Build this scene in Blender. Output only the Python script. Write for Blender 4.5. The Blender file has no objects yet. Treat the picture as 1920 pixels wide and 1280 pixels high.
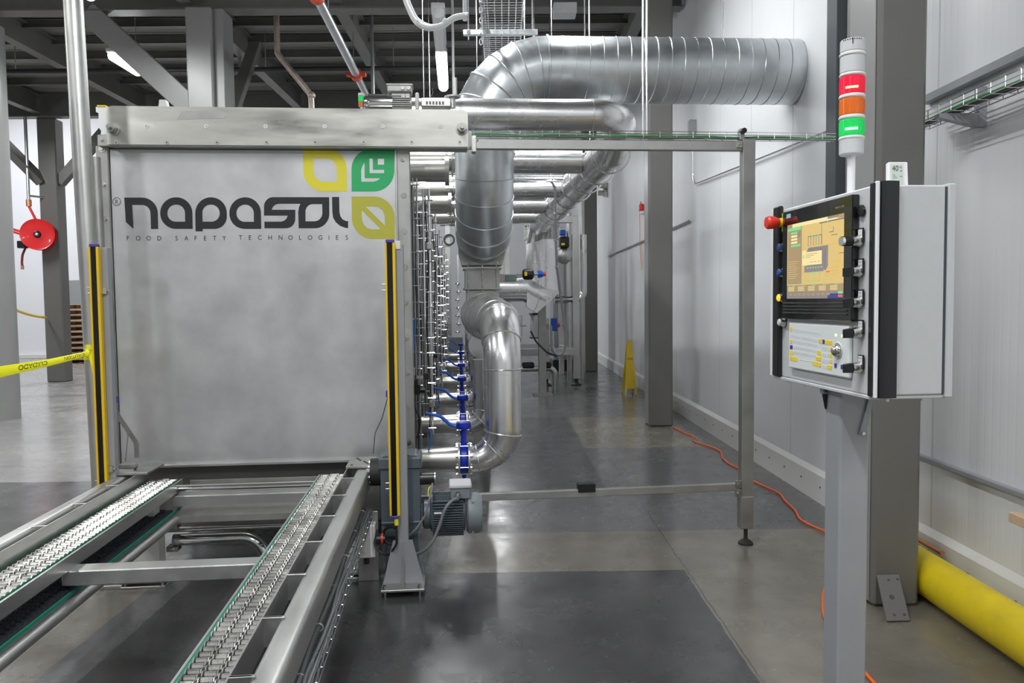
import bpy, bmesh, math, random
from mathutils import Vector, Matrix
random.seed(7)
S = bpy.context.scene
COL = S.collection
PI = math.pi
R = math.radians
# ------------------------------------------------------------------ camera
FPX = 1450.0
CAMZ = 1.5
yaw = math.atan(15/FPX); pitch = math.atan(75/FPX); roll = 0.011
fwd = Vector((math.sin(yaw)*math.cos(pitch), math.cos(yaw)*math.cos(pitch), -math.sin(pitch)))
r0 = fwd.cross(Vector((0, 0, 1))).normalized(); u0 = r0.cross(fwd).normalized()
UP = (u0 + roll*r0).normalized(); RT = (r0 - roll*u0).normalized()
cd = bpy.data.cameras.new('camera'); cam = bpy.data.objects.new('camera', cd); COL.objects.link(cam)
cd.sensor_width = 36; cd.sensor_fit = 'HORIZONTAL'; cd.lens = 36*FPX/1920
cd.clip_start = .05; cd.clip_end = 100
M3 = Matrix((RT, UP, -fwd)).transposed()
cam.matrix_world = Matrix.Translation((0, 0, CAMZ)) @ M3.to_4x4()
S.camera = cam
CP = Vector((0, 0, CAMZ))

class Frame:
    """a horizontal frame turned about the origin: x to the right, y away from the viewer"""
    def __init__(s, deg):
        s.m = Matrix.Rotation(R(deg), 4, 'Z'); s.i = s.m.inverted()
    def at(s, px, py, x=None, y=None, z=None):
        d = s.i.to_3x3() @ (fwd*FPX + RT*(px-960) - UP*(py-640))
        o = s.i @ CP
        k = 0 if x is not None else (1 if y is not None else 2)
        v = x if x is not None else (y if y is not None else z)
        return o + d*((v-o[k])/d[k])
B = Frame(0)            # the building
C = Frame(4.54)         # conveyor, front panel, guard rail, control cabinet
M = Frame(3.28)         # the tunnel behind

# ------------------------------------------------------------------ materials
MATS = {}
def _n(nt, t, **k):
    n = nt.nodes.new(t)
    for a, v in k.items(): setattr(n, a, v)
    return n
def mat(name, col, rough=.5, metal=0., var=.0, scale=6., rvar=0., bump=0., bscale=60., emit=None, estr=0., stretch=None, coat=0., trans=0., ior=1.45):
    m = bpy.data.materials.new(name); m.use_nodes = True; nt = m.node_tree
    b = nt.nodes['Principled BSDF']
    b.inputs['Base Color'].default_value = (*col, 1); b.inputs['Roughness'].default_value = rough
    b.inputs['Metallic'].default_value = metal
    if coat: b.inputs['Coat Weight'].default_value = coat
    if trans: b.inputs['Transmission Weight'].default_value = trans; b.inputs['IOR'].default_value = ior
    if emit: b.inputs['Emission Color'].default_value = (*emit, 1); b.inputs['Emission Strength'].default_value = estr
    tc = _n(nt, 'ShaderNodeTexCoord'); mp = _n(nt, 'ShaderNodeMapping'); nt.links.new(tc.outputs['Object'], mp.inputs[0])
    if stretch: mp.inputs['Scale'].default_value = stretch
    if var or rvar:
        no = _n(nt, 'ShaderNodeTexNoise'); no.inputs['Scale'].default_value = scale; no.inputs['Detail'].default_value = 5; no.inputs['Roughness'].default_value = .62
        nt.links.new(mp.outputs[0], no.inputs['Vector'])
        cr = _n(nt, 'ShaderNodeMapRange'); cr.inputs[1].default_value = .3; cr.inputs[2].default_value = .7
        nt.links.new(no.outputs['Fac'], cr.inputs[0])
        if var:
            mx = _n(nt, 'ShaderNodeMix', data_type='RGBA')
            mx.inputs[6].default_value = (*[c*(1-var) for c in col], 1); mx.inputs[7].default_value = (*[min(1, c*(1+var)) for c in col], 1)
            nt.links.new(cr.outputs[0], mx.inputs[0]); nt.links.new(mx.outputs[2], b.inputs['Base Color'])
        if rvar:
            rr = _n(nt, 'ShaderNodeMapRange'); rr.inputs[1].default_value = 0; rr.inputs[2].default_value = 1
            rr.inputs[3].default_value = max(.02, rough-rvar); rr.inputs[4].default_value = min(1, rough+rvar)
            nt.links.new(cr.outputs[0], rr.inputs[0]); nt.links.new(rr.outputs[0], b.inputs['Roughness'])
    if bump:
        nb = _n(nt, 'ShaderNodeTexNoise'); nb.inputs['Scale'].default_value = bscale; nb.inputs['Detail'].default_value = 3
        nt.links.new(mp.outputs[0], nb.inputs['Vector'])
        bp = _n(nt, 'ShaderNodeBump'); bp.inputs['Strength'].default_value = .5; bp.inputs['Distance'].default_value = bump
        nt.links.new(nb.outputs['Fac'], bp.inputs['Height']); nt.links.new(bp.outputs[0], b.inputs['Normal'])
    MATS[name] = m
    return m

# ------------------------------------------------------------------ mesh builder
def fillet(pts, rad, n=6):
    """round the corners of a polyline; pts 3-vectors, rad one radius or a list"""
    pts = [Vector(p) for p in pts]; out = [pts[0]]
    for i in range(1, len(pts)-1):
        r_ = rad[i-1] if isinstance(rad, (list, tuple)) else rad
        a, b, c = pts[i-1], pts[i], pts[i+1]
        d1 = (a-b); d2 = (c-b); l1, l2 = d1.length, d2.length; d1.normalize(); d2.normalize()
        ang = d1.angle(d2)
        if ang > PI-.02 or r_ <= 0: out.append(b); continue
        t = min(r_/math.tan(ang/2), l1*.49 if i > 1 else l1*.98, l2*.49 if i < len(pts)-2 else l2*.98); rr = t*math.tan(ang/2)
        p1 = b+d1*t; p2 = b+d2*t; cen = b+(d1+d2).normalized()*(rr/math.sin(ang/2))
        v1 = p1-cen; v2 = p2-cen; tot = v1.angle(v2); ax = v1.cross(v2).normalized()
        for k in range(n+1):
            out.append(cen + Matrix.Rotation(tot*k/n, 3, ax) @ v1)
    out.append(pts[-1]); return out
def loop2(pts, n=8):
    """closed 2-D outline; a point (x, y, r) is rounded with radius r"""
    out = []; L = len(pts)
    for i, p in enumerate(pts):
        if len(p) < 3 or p[2] <= 0: out.append((p[0], p[1])); continue
        a = Vector(pts[i-1][:2]); b = Vector(p[:2]); c = Vector(pts[(i+1) % L][:2])
        d1 = a-b; d2 = c-b; l1, l2 = d1.length, d2.length; d1.normalize(); d2.normalize(); ang = d1.angle(d2)
        t = min(p[2]/math.tan(ang/2), l1*.5, l2*.5); rr = t*math.tan(ang/2)
        p1 = b+d1*t; cen = b+(d1+d2).normalized()*(rr/math.sin(ang/2)); v1 = p1-cen; v2 = b+d2*t-cen
        a1 = math.atan2(v1.y, v1.x); da = math.atan2(v2.y, v2.x)-a1
        while da > PI: da -= 2*PI
        while da < -PI: da += 2*PI
        for k in range(n+1):
            w = a1+da*k/n; out.append((cen.x+rr*math.cos(w), cen.y+rr*math.sin(w)))
    return out
def fill2d(loops):
    cu = bpy.data.curves.new('t', 'CURVE'); cu.dimensions = '2D'; cu.fill_mode = 'BOTH'
    for lp in loops:
        sp = cu.splines.new('POLY'); sp.points.add(len(lp)-1)
        for q, (x, y) in zip(sp.points, lp): q.co = (x, y, 0, 1)
        sp.use_cyclic_u = True
    o = bpy.data.objects.new('t', cu); me = bpy.data.meshes.new_from_object(o)
    vs = [tuple(v.co[:2]) for v in me.vertices]; fs = [tuple(p.vertices) for p in me.polygons]
    bpy.data.objects.remove(o); bpy.data.curves.remove(cu); bpy.data.meshes.remove(me)
    return vs, fs
def text2d(s, size=1., align='LEFT'):
    cu = bpy.data.curves.new('t', 'FONT'); cu.body = s; cu.size = size; cu.align_x = align; cu.resolution_u = 3
    o = bpy.data.objects.new('t', cu); me = bpy.data.meshes.new_from_object(o)
    vs = [tuple(v.co[:2]) for v in me.vertices]; fs = [tuple(p.vertices) for p in me.polygons]
    bpy.data.objects.remove(o); bpy.data.curves.remove(cu); bpy.data.meshes.remove(me)
    return vs, fs

INFO = {}
def _base(o, fr, base):
    o.matrix_world = fr.m @ Matrix.Translation(base); INFO[o.name] = (fr, Vector(base))
def tag(o, label=None, cat=None, group=None, kind=None):
    if label: o['label'] = label
    if cat: o['category'] = cat
    if group: o['group'] = group
    if kind: o['kind'] = kind
    return o
def thing(name, label, cat, fr=B, base=(0, 0, 0), group=None):
    o = bpy.data.objects.new(name, None); o.empty_display_size = .1; COL.objects.link(o)
    _base(o, fr, base); return tag(o, label, cat, group)
def dup(root, delta, label=None, group=None, mats=None):
    r = root.copy(); COL.objects.link(r); fr, b = INFO[root.name]; _base(r, fr, b+Vector(delta))
    if label: r['label'] = label
    if group: r['group'] = group
    def rec(src, dst):
        for ch in [c for c in bpy.data.objects if c.parent == src]:
            c = ch.copy(); COL.objects.link(c); c.parent = dst; c.matrix_basis = ch.matrix_basis.copy(); rec(ch, c)
    rec(root, r); return r

class MB:
    def __init__(s, *mats):
        s.bm = bmesh.new(); s.mats = list(mats) or []; s.mi = 0
    def use(s, m):
        if m not in s.mats: s.mats.append(m)
        s.mi = s.mats.index(m); return s
    def face(s, vs):
        try:
            f = s.bm.faces.new(vs); f.material_index = s.mi; return f
        except ValueError: return None
    def hull(s, pts8, bev=0):
        v = [s.bm.verts.new(p) for p in pts8]
        fs = [s.face([v[i] for i in q]) for q in ((0, 3, 2, 1), (4, 5, 6, 7), (0, 1, 5, 4), (1, 2, 6, 5), (2, 3, 7, 6), (3, 0, 4, 7))]
        if bev > 0:
            es = list({e for f in fs for e in f.edges})
            r = bmesh.ops.bevel(s.bm, geom=es, offset=bev, segments=1, affect='EDGES', profile=.5)
            for f in r['faces']: f.material_index = s.mi
        return s
    def box(s, x0, x1, y0, y1, z0, z1, bev=0):
        x0, x1 = min(x0, x1), max(x0, x1); y0, y1 = min(y0, y1), max(y0, y1); z0, z1 = min(z0, z1), max(z0, z1)
        return s.hull([(x0, y0, z0), (x1, y0, z0), (x1, y1, z0), (x0, y1, z0), (x0, y0, z1), (x1, y0, z1), (x1, y1, z1), (x0, y1, z1)], bev)
    def bar(s, a, b, w, h, up=(0, 0, 1), bev=0):
        a, b = Vector(a), Vector(b); d = (b-a).normalized(); up = Vector(up)
        sd = d.cross(up)
        if sd.length < 1e-4: sd = d.cross(Vector((0, 1, 0)))
        sd.normalize(); up = sd.cross(d).normalized(); sd *= w/2; up *= h/2
        return s.hull([a-sd-up, a+sd-up, b+sd-up, b-sd-up, a-sd+up, a+sd+up, b+sd+up, b-sd+up], bev)
    def ibeam(s, a, b, w, h, t=.012, up=(0, 0, 1)):
        a, b = Vector(a), Vector(b); d = (b-a).normalized(); up = Vector(up); sd = d.cross(up).normalized(); up = sd.cross(d).normalized()
        s.bar(a+up*(h/2-t/2), b+up*(h/2-t/2), w, t, up); s.bar(a-up*(h/2-t/2), b-up*(h/2-t/2), w, t, up)
        s.bar(a, b, t, h-2*t, up); return s
    def cyl(s, a, b, r, r2=None, n=20, cap=True):
        r2 = r if r2 is None else r2
        return s.tube([a, b], [r, r2], n, cap)
    def tube(s, pts, rad, n=12, cap=True, closed=False):
        pts = [Vector(p) for p in pts]; L = len(pts)
        rad = rad if isinstance(rad, (list, tuple)) else [rad]*L
        tg = []
        for i in range(L):
            if closed: t = pts[(i+1) % L]-pts[i-1]
            elif i == 0: t = pts[1]-pts[0]
            elif i == L-1: t = pts[-1]-pts[-2]
            else: t = (pts[i+1]-pts[i]).normalized()+(pts[i]-pts[i-1]).normalized()
            if t.length < 1e-9: t = tg[-1] if tg else Vector((0, 0, 1))
            tg.append(t.normalized())
        ref = Vector((0, 0, 1)) if abs(tg[0].z) < .9 else Vector((1, 0, 0))
        u = tg[0].cross(ref).normalized(); rings = []
        for i in range(L):
            u = (u - tg[i]*u.dot(tg[i])).normalized(); w = tg[i].cross(u)
            rings.append([s.bm.verts.new(pts[i]+(u*math.cos(2*PI*k/n)+w*math.sin(2*PI*k/n))*rad[i]) for k in range(n)])
        for i in range(L if closed else L-1):
            A, Bq = rings[i], rings[(i+1) % L]
            for k in range(n): s.face((A[k], A[(k+1) % n], Bq[(k+1) % n], Bq[k]))
        if cap and not closed: s.face(rings[0][::-1]); s.face(rings[-1])
        return s
    def lathe(s, prof, o=(0, 0, 0), ax=(0, 0, 1), n=24):
        o = Vector(o); ax = Vector(ax).normalized(); ref = Vector((1, 0, 0)) if abs(ax.x) < .9 else Vector((0, 1, 0))
        u = ax.cross(ref).normalized(); w = ax.cross(u); rings = []
        for (r, h) in prof:
            if r <= 1e-6: rings.append([s.bm.verts.new(o+ax*h)])
            else: rings.append([s.bm.verts.new(o+ax*h+(u*math.cos(2*PI*k/n)+w*math.sin(2*PI*k/n))*r) for k in range(n)])
        for A, Bq in zip(rings, rings[1:]):
            for k in range(n):
                if len(A) == 1 and len(Bq) == 1: continue
                if len(A) == 1: s.face((A[0], Bq[(k+1) % n], Bq[k]))
                elif len(Bq) == 1: s.face((A[k], A[(k+1) % n], Bq[0]))
                else: s.face((A[k], A[(k+1) % n], Bq[(k+1) % n], Bq[k]))
        if len(rings[0]) > 1: s.face(rings[0][::-1])
        if len(rings[-1]) > 1: s.face(rings[-1])
        return s
    def prism(s, pts, ext):
        """closed outline of 3-D points pushed along a vector"""
        ext = Vector(ext); a = [s.bm.verts.new(Vector(p)) for p in pts]; b = [s.bm.verts.new(Vector(p)+ext) for p in pts]
        n = len(a); s.face(a[::-1]); s.face(b)
        for k in range(n): s.face((a[k], a[(k+1) % n], b[(k+1) % n], b[k]))
        return s
    def flat(s, vf, fn):
        vs, fs = vf; v = [s.bm.verts.new(fn(x, y)) for x, y in vs]
        for f in fs: s.face([v[i] for i in f])
        return s
    def ring(s, c, ax, r, t, n=24, m=6):
        c = Vector(c); ax = Vector(ax).normalized(); ref = Vector((1, 0, 0)) if abs(ax.x) < .9 else Vector((0, 1, 0))
        u = ax.cross(ref).normalized(); w = ax.cross(u)
        return s.tube([c+(u*math.cos(2*PI*k/n)+w*math.sin(2*PI*k/n))*r for k in range(n)], t, m, closed=True)
    def sphere(s, c, r, n=14, sc=(1, 1, 1)):
        x = bmesh.ops.create_uvsphere(s.bm, u_segments=n, v_segments=max(6, n//2), radius=r, matrix=Matrix.Translation(c) @ Matrix.Diagonal((*sc, 1)))
        for v in x['verts']:
            for f in v.link_faces: f.material_index = s.mi
        return s
    def hexbolt(s, c, ax, r=.009, h=.008, wash=True):
        c = Vector(c); ax = Vector(ax).normalized()
        if wash: s.cyl(c, c+ax*.002, r*1.5, n=14)
        s.cyl(c+ax*.002, c+ax*(.002+h), r, n=6); return s
    def build(s, name, m=None, parent=None, fr=None, base=None, ang=31):
        if m is not None and m not in s.mats: s.mats.insert(0, m)
        me = bpy.data.meshes.new(name)
        if parent is not None: fr, bs = INFO[parent.name]
        else: bs = Vector(base if base is not None else (0, 0, 0)); fr = fr or B
        bmesh.ops.translate(s.bm, verts=s.bm.verts, vec=-bs)
        bmesh.ops.recalc_face_normals(s.bm, faces=s.bm.faces)
        s.bm.to_mesh(me); s.bm.free()
        for mm in s.mats: me.materials.append(MATS[mm])
        for p in me.polygons: p.use_smooth = True
        me.set_sharp_from_angle(angle=R(ang))
        o = bpy.data.objects.new(name, me); COL.objects.link(o)
        if parent is not None: o.parent = parent; INFO[o.name] = (fr, bs)
        else: _base(o, fr, bs)
        return o
def solo(mb, name, label, cat, m, fr=B, base=(0, 0, 0), group=None):
    return tag(mb.build(name, m, None, fr, base), label, cat, group)
def struct(mb, name, m, fr=B, base=(0, 0, 0)):
    return tag(mb.build(name, m, None, fr, base), kind='structure')
mat('stainless', (.56, .56, .545), .38, .9, var=.10, scale=3, rvar=.1)
mat('stainless_smudged', (.56, .565, .57), .45, .75, var=.15, scale=2.8, rvar=.10, bump=.0005, bscale=220)
mat('stainless_brushed', (.47, .465, .43), .36, .9, var=.16, scale=2.2, rvar=.10, stretch=(1, 1, 5))
mat('motor_silver', (.40, .40, .385), .4, .3, var=.05, scale=10)
mat('stainless_dull', (.42, .42, .40), .45, .85, var=.12, scale=8, rvar=.08)
mat('beam_steel', (.50, .50, .49), .36, .85, var=.12, scale=4, rvar=.1, stretch=(3, .6, 3))
mat('galvanised', (.66, .69, .71), .34, .92, var=.08, scale=9, rvar=.06)
mat('jacket', (.84, .84, .84), .25, .95, var=.04, scale=5, rvar=.05)
mat('polished', (.72, .72, .71), .14, 1., rvar=.05, scale=10)
mat('zinc_wire', (.78, .79, .80), .25, 1.)
mat('tube_grey', (.15, .155, .16), .4, .1)
mat('chrome', (.85, .85, .85), .1, 1.)
mat('nickel', (.62, .62, .58), .24, 1., rvar=.08, scale=40)
mat('chain_metal', (.80, .79, .75), .26, .95, var=.15, scale=14, rvar=.08)
mat('grey_paint', (.145, .142, .132), .38, 0., var=.05, scale=3)
mat('grey_paint_pale_and_lit', (.27, .27, .265), .34, 0., var=.05, scale=3)  # pale grey paint; on the column flanks it is painted light
mat('steel_dark', (.16, .156, .15), .42, .1, var=.10, scale=3)
mat('deck_grey', (.26, .256, .25), .6, .1, var=.10, scale=1.2)
mat('duct_dark', (.03, .03, .03), .6)
mat('post_grey', (.33, .34, .36), .35, .1, var=.04, scale=5)
mat('cabinet_grey', (.56, .57, .58), .42, 0., var=.02, scale=30, bump=.0003, bscale=400)
mat('white_plastic', (.80, .81, .82), .35)
mat('offwhite', (.72, .72, .70), .4)
mat('black_plastic', (.012, .012, .013), .32)
mat('black_gloss', (.008, .008, .009), .1, coat=.5)
mat('black_rubber', (.02, .02, .02), .6)
mat('cable_grey', (.19, .20, .21), .5)
mat('cable_black', (.02, .02, .022), .45)
mat('cable_white', (.85, .86, .87), .4)
mat('green_wire', (.06, .45, .10), .45)
mat('motor_grey', (.10, .125, .145), .38, .1, var=.06, scale=10)
mat('motor_light', (.22, .25, .27), .4, .1)
mat('dark_grey_and_shade', (.06, .07, .08), .5, .1)  # dark grey of seals, channel and holes; painted shade on the return chain
mat('blue_valve', (.01, .03, .42), .32, var=.08, scale=20)
mat('blue_light', (.02, .12, .60), .3)
mat('blue_tube', (.02, .18, .75), .35)
mat('yellow_paint', (.86, .60, .01), .4)
mat('yellow_pipe', (.83, .64, .012), .45, var=.10, scale=5)
mat('yellow_sign', (.72, .50, .02), .45, var=.08, scale=8)
mat('yellow_tape', (.85, .84, .02), .35)
mat('yellow_curtain', (.78, .50, .01), .35)
mat('curtain_black', (.003, .003, .003), .12)
mat('purple', (.07, .05, .30), .5)
mat('maroon', (.22, .015, .03), .5)
mat('orange_cord', (.85, .13, .02), .45)
mat('orange_clamp', (.62, .07, .02), .45)
mat('red_reel', (.72, .012, .015), .28, coat=.3)
mat('red_knob', (.75, .04, .02), .4)
mat('wood', (.58, .42, .27), .7, var=.22, scale=10)
mat('wood_dark', (.10, .05, .03), .8, var=.3, scale=10)
mat('green_strip', (.01, .20, .13), .5)
mat('copper', (.75, .36, .2), .3, .9)
mat('rusty_pipe', (.42, .35, .31), .45, .5, var=.15, scale=12)
mat('glass_amber', (.80, .17, .02), .2, coat=.4)
mat('lens_red', (.72, .01, .05), .25, emit=(1, .004, .04), estr=.2)
mat('lens_green', (.015, .55, .11), .25, emit=(.0, .75, .12), estr=.2)
mat('led_red', (1, .6, .2), .3, emit=(1, .55, .12), estr=5)
mat('led_green', (.7, 1, .8), .3, emit=(.6, 1, .75), estr=3.5)
mat('led_small', (.7, 1, .3), .3, emit=(.75, 1, .35), estr=1.4)
mat('button_blue', (.02, .08, .42), .3)
mat('button_lit', (1, .5, .02), .3, emit=(1, .45, .01), estr=.9)
mat('ink', (.014, .015, .018), .6)
mat('logo_yellow', (.76, .68, .04), .45)
mat('logo_green', (.02, .42, .13), .45)
mat('logo_olive', (.47, .45, .05), .45)
mat('key_yellow', (.90, .68, .02), .45)
mat('key_blue', (.06, .04, .40), .45)
mat('key_pale', (.70, .73, .78), .45)
mat('keyboard_white', (.75, .79, .78), .35)
mat('lcd', (.55, .62, .55), .3)
mat('logo_cyan', (.25, .55, .65), .4)
mat('text_grey', (.35, .35, .35), .5)
def scr(n, c, s=.42): mat(n, c, .25, emit=c, estr=s)
scr('ui_tan', (.62, .45, .17)); scr('ui_brown', (.36, .26, .14)); scr('ui_green', (.18, .62, .25)); scr('ui_grey', (.25, .21, .17))
scr('ui_cream', (.80, .66, .32)); scr('ui_navy', (.05, .06, .20)); scr('ui_orange', (.75, .38, .06)); scr('ui_red', (.75, .12, .08)); scr('ui_slate', (.24, .21, .21))
mat('lamp_tube', (1, 1, 1), .4, emit=(.97, 1, 1), estr=14)
mat('hall_white', (.80, .81, .84), .6, var=.02, scale=1)
mat('hall_grey', (.32, .32, .33), .5)
mat('roof', (.45, .45, .45), .8)

def wall_material():
    m = bpy.data.materials.new('ribbed_wall_panel'); m.use_nodes = True; nt = m.node_tree; b = nt.nodes['Principled BSDF']; L = nt.links.new
    b.inputs['Roughness'].default_value = .42
    tc = _n(nt, 'ShaderNodeTexCoord'); sx = _n(nt, 'ShaderNodeSeparateXYZ'); L(tc.outputs['Object'], sx.inputs[0])
    def mth(op, a, b_=None, c=None):
        n = _n(nt, 'ShaderNodeMath', operation=op)
        for i, v in enumerate((a, b_, c)):
            if v is None: continue
            if isinstance(v, (int, float)): n.inputs[i].default_value = v
            else: L(v, n.inputs[i])
        return n.outputs[0]
    def groove(pitch, width):
        f = mth('FRACT', mth('DIVIDE', sx.outputs[1], pitch)); d = mth('ABSOLUTE', mth('SUBTRACT', f, .5))
        return mth('SMOOTH_MIN', mth('DIVIDE', mth('SUBTRACT', .5, d), width/pitch), 1.0, .3)
    g1 = groove(.058, .014); g2 = groove(1.04, .012)
    h = mth('ADD', mth('MULTIPLY', g1, .28), mth('MULTIPLY', g2, .9))
    bp = _n(nt, 'ShaderNodeBump'); bp.inputs['Distance'].default_value = .0035; bp.inputs['Strength'].default_value = .8; L(h, bp.inputs['Height']); L(bp.outputs[0], b.inputs['Normal'])
    no = _n(nt, 'ShaderNodeTexNoise'); no.inputs['Scale'].default_value = 1.3; no.inputs['Detail'].default_value = 5; L(tc.outputs['Object'], no.inputs['Vector'])
    mx = _n(nt, 'ShaderNodeMix', data_type='RGBA'); mx.inputs[6].default_value = (.70, .71, .73, 1); mx.inputs[7].default_value = (.80, .81, .82, 1); L(no.outputs['Fac'], mx.inputs[0])
    mg = _n(nt, 'ShaderNodeMix', data_type='RGBA', blend_type='MULTIPLY'); mg.inputs[0].default_value = 1; L(mx.outputs[2], mg.inputs[6])
    cc = _n(nt, 'ShaderNodeCombineColor'); k = mth('ADD', .72, mth('MULTIPLY', g2, .28))
    for i in range(3): L(k, cc.inputs[i])
    L(cc.outputs[0], mg.inputs[7]); L(mg.outputs[2], b.inputs['Base Color']); MATS['ribbed'] = m
wall_material()

def floor_material():
    m = bpy.data.materials.new('polished_concrete'); m.use_nodes = True; nt = m.node_tree; b = nt.nodes['Principled BSDF']; L = nt.links.new
    tc = _n(nt, 'ShaderNodeTexCoord'); sx = _n(nt, 'ShaderNodeSeparateXYZ'); L(tc.outputs['Object'], sx.inputs[0])
    X, Y = sx.outputs[0], sx.outputs[1]
    def mth(op, a, b_=None):
        n = _n(nt, 'ShaderNodeMath', operation=op)
        for i, v in enumerate((a, b_)):
            if v is None: continue
            if isinstance(v, (int, float)): n.inputs[i].default_value = v
            else: L(v, n.inputs[i])
        return n.outputs[0]
    wob = _n(nt, 'ShaderNodeTexNoise'); wob.inputs['Scale'].default_value = 7; wob.inputs['Detail'].default_value = 4; L(tc.outputs['Object'], wob.inputs['Vector'])
    wv = mth('MULTIPLY', mth('SUBTRACT', wob.outputs['Fac'], .5), .03)
    Xw = mth('ADD', X, wv); Yw = mth('ADD', Y, wv)
    def rect(x0, x1, y0, y1):
        return mth('MULTIPLY', mth('MULTIPLY', mth('GREATER_THAN', Xw, x0), mth('LESS_THAN', Xw, x1)), mth('MULTIPLY', mth('GREATER_THAN', Yw, y0), mth('LESS_THAN', Yw, y1)))
    def noise(scale, detail=5, rough=.6, stretch=None):
        n = _n(nt, 'ShaderNodeTexNoise'); n.inputs['Scale'].default_value = scale; n.inputs['Detail'].default_value = detail; n.inputs['Roughness'].default_value = rough
        if stretch:
            mp = _n(nt, 'ShaderNodeMapping'); mp.inputs['Scale'].default_value = stretch; L(tc.outputs['Object'], mp.inputs[0]); L(mp.outputs[0], n.inputs['Vector'])
        else: L(tc.outputs['Object'], n.inputs['Vector'])
        return n.outputs['Fac']
    def mix(f, a, c):
        n = _n(nt, 'ShaderNodeMix', data_type='RGBA')
        for i, v in ((0, f), (6, a), (7, c)):
            if isinstance(v, tuple): n.inputs[i].default_value = (*v, 1)
            elif isinstance(v, (int, float)): n.inputs[i].default_value = v
            else: L(v, n.inputs[i])
        return n.outputs[2]
    nz = noise(2.2, 8, .65)
    sm = _n(nt, 'ShaderNodeMapRange'); sm.inputs[1].default_value = .3; sm.inputs[2].default_value = .7; L(nz, sm.inputs[0]); nf = sm.outputs[0]
    tan = mix(nf, (.140, .128, .104), (.225, .208, .172))
    dark = mix(nf, (.040, .040, .042), (.068, .068, .070))
    mid = mix(nf, (.085, .086, .088), (.135, .135, .135))
    c = mid
    c = mix(rect(-.35, 30, 4.22, 4.95), c, tan)
    c = mix(rect(.985, 30, -9, 4.95), c, tan)
    c = mix(rect(-30, -1.9, -9, 4.6), c, tan)
    c = mix(rect(-1.72, .985, -9, 4.22), c, dark)
    c = mix(rect(.82, 2.1, 7.8, 9.9), c, tan)
    c = mix(rect(-.4, .80, 5.9, 9.9), c, dark)  # dark reflection of the ducts painted into the floor
    c = mix(rect(.8, 2.6, 9.9, 13), c, mid)
    # pale reflections painted into the floor colour, hall on the left
    c = mix(mth('MULTIPLY', rect(-30, -3, 6.6, 30), mth('MULTIPLY', noise(.8, 6, .7, (.35, 1.6, 1)), 1.1)), c, (.46, .45, .44))
    # thin joints
    jt = mth('LESS_THAN', mth('ABSOLUTE', mth('SUBTRACT', mth('ADD', Xw, mth('MULTIPLY', Y, .0)), 1.0)), .004)
    c = mix(mth('MULTIPLY', jt, .6), c, (.03, .03, .03))
    # fine scratches and specks
    sp = mth('GREATER_THAN', noise(38, 2, .5), .735); c = mix(mth('MULTIPLY', sp, .5), c, (.05, .04, .035))
    sc = mth('GREATER_THAN', noise(3, 6, .8, (.5, 9, 1)), .66); c = mix(mth('MULTIPLY', sc, .22), c, (.42, .40, .38))
    L(c, b.inputs['Base Color'])
    rr = _n(nt, 'ShaderNodeMapRange'); rr.inputs[1].default_value = .3; rr.inputs[2].default_value = .7; rr.inputs[3].default_value = .13; rr.inputs[4].default_value = .34
    L(noise(3.1, 7, .7), rr.inputs[0]); L(rr.outputs[0], b.inputs['Roughness'])
    b.inputs['Specular IOR Level'].default_value = .62
    bp = _n(nt, 'ShaderNodeBump'); bp.inputs['Distance'].default_value = .0018; bp.inputs['Strength'].default_value = .35; L(noise(5, 6, .6), bp.inputs['Height']); L(bp.outputs[0], b.inputs['Normal'])
    MATS['floor'] = m
floor_material()

# ------------------------------------------------------------------ the room
WX = 2.33
g = MB('floor'); g.box(-17, WX+.2, -7, 27, -.2, 0); struct(g, 'floor', 'floor')
g = MB('ribbed'); g.box(WX, WX+.2, -7, 27, 0, 9); struct(g, 'wall_right', 'ribbed')
g = MB('hall_white'); g.box(-17.2, -17, -7, 27, 0, 9); struct(g, 'wall_left', 'hall_white')
g = MB('hall_white'); g.box(-17, WX, 27, 27.2, 0, 9); struct(g, 'wall_back', 'hall_white')
g = MB('hall_white'); g.box(-17, WX, -7.2, -7, 0, 9); struct(g, 'wall_front', 'hall_white')
g = MB('roof'); g.box(-17.2, WX+.2, -7.2, 27.2, 9, 9.2); struct(g, 'ceiling', 'roof')
# partition behind the machine on the left, grey below and white above
g = MB('hall_white'); g.box(-17, -3.2, 22.6, 22.75, 2.25, 9); g.use('hall_grey').box(-13.0, -3.2, 22.56, 22.75, 0, 2.25); g.use('hall_white').box(-17, -13.0, 22.6, 22.75, .12, 2.25)
struct(g, 'wall_hall', 'hall_white')
# kerb along the right-hand wall
g = MB('offwhite'); g.prism([(WX, -7, 0), (WX-.035, -7, 0), (WX-.03, -7, .20), (WX, -7, .235)], (0, 34, 0))
g.use('steel_dark')
for i in range(70): 
    yy = 1.6+i*.36; g.cyl((WX-.034, yy, .12), (WX-.038, yy, .12), .008, n=8)
struct(g, 'trim_1', 'offwhite')
g = MB('offwhite'); g.box(-17, -13.0, 22.5, 22.6, 0, .12, .01); struct(g, 'baseboard_hall', 'offwhite')

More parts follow.
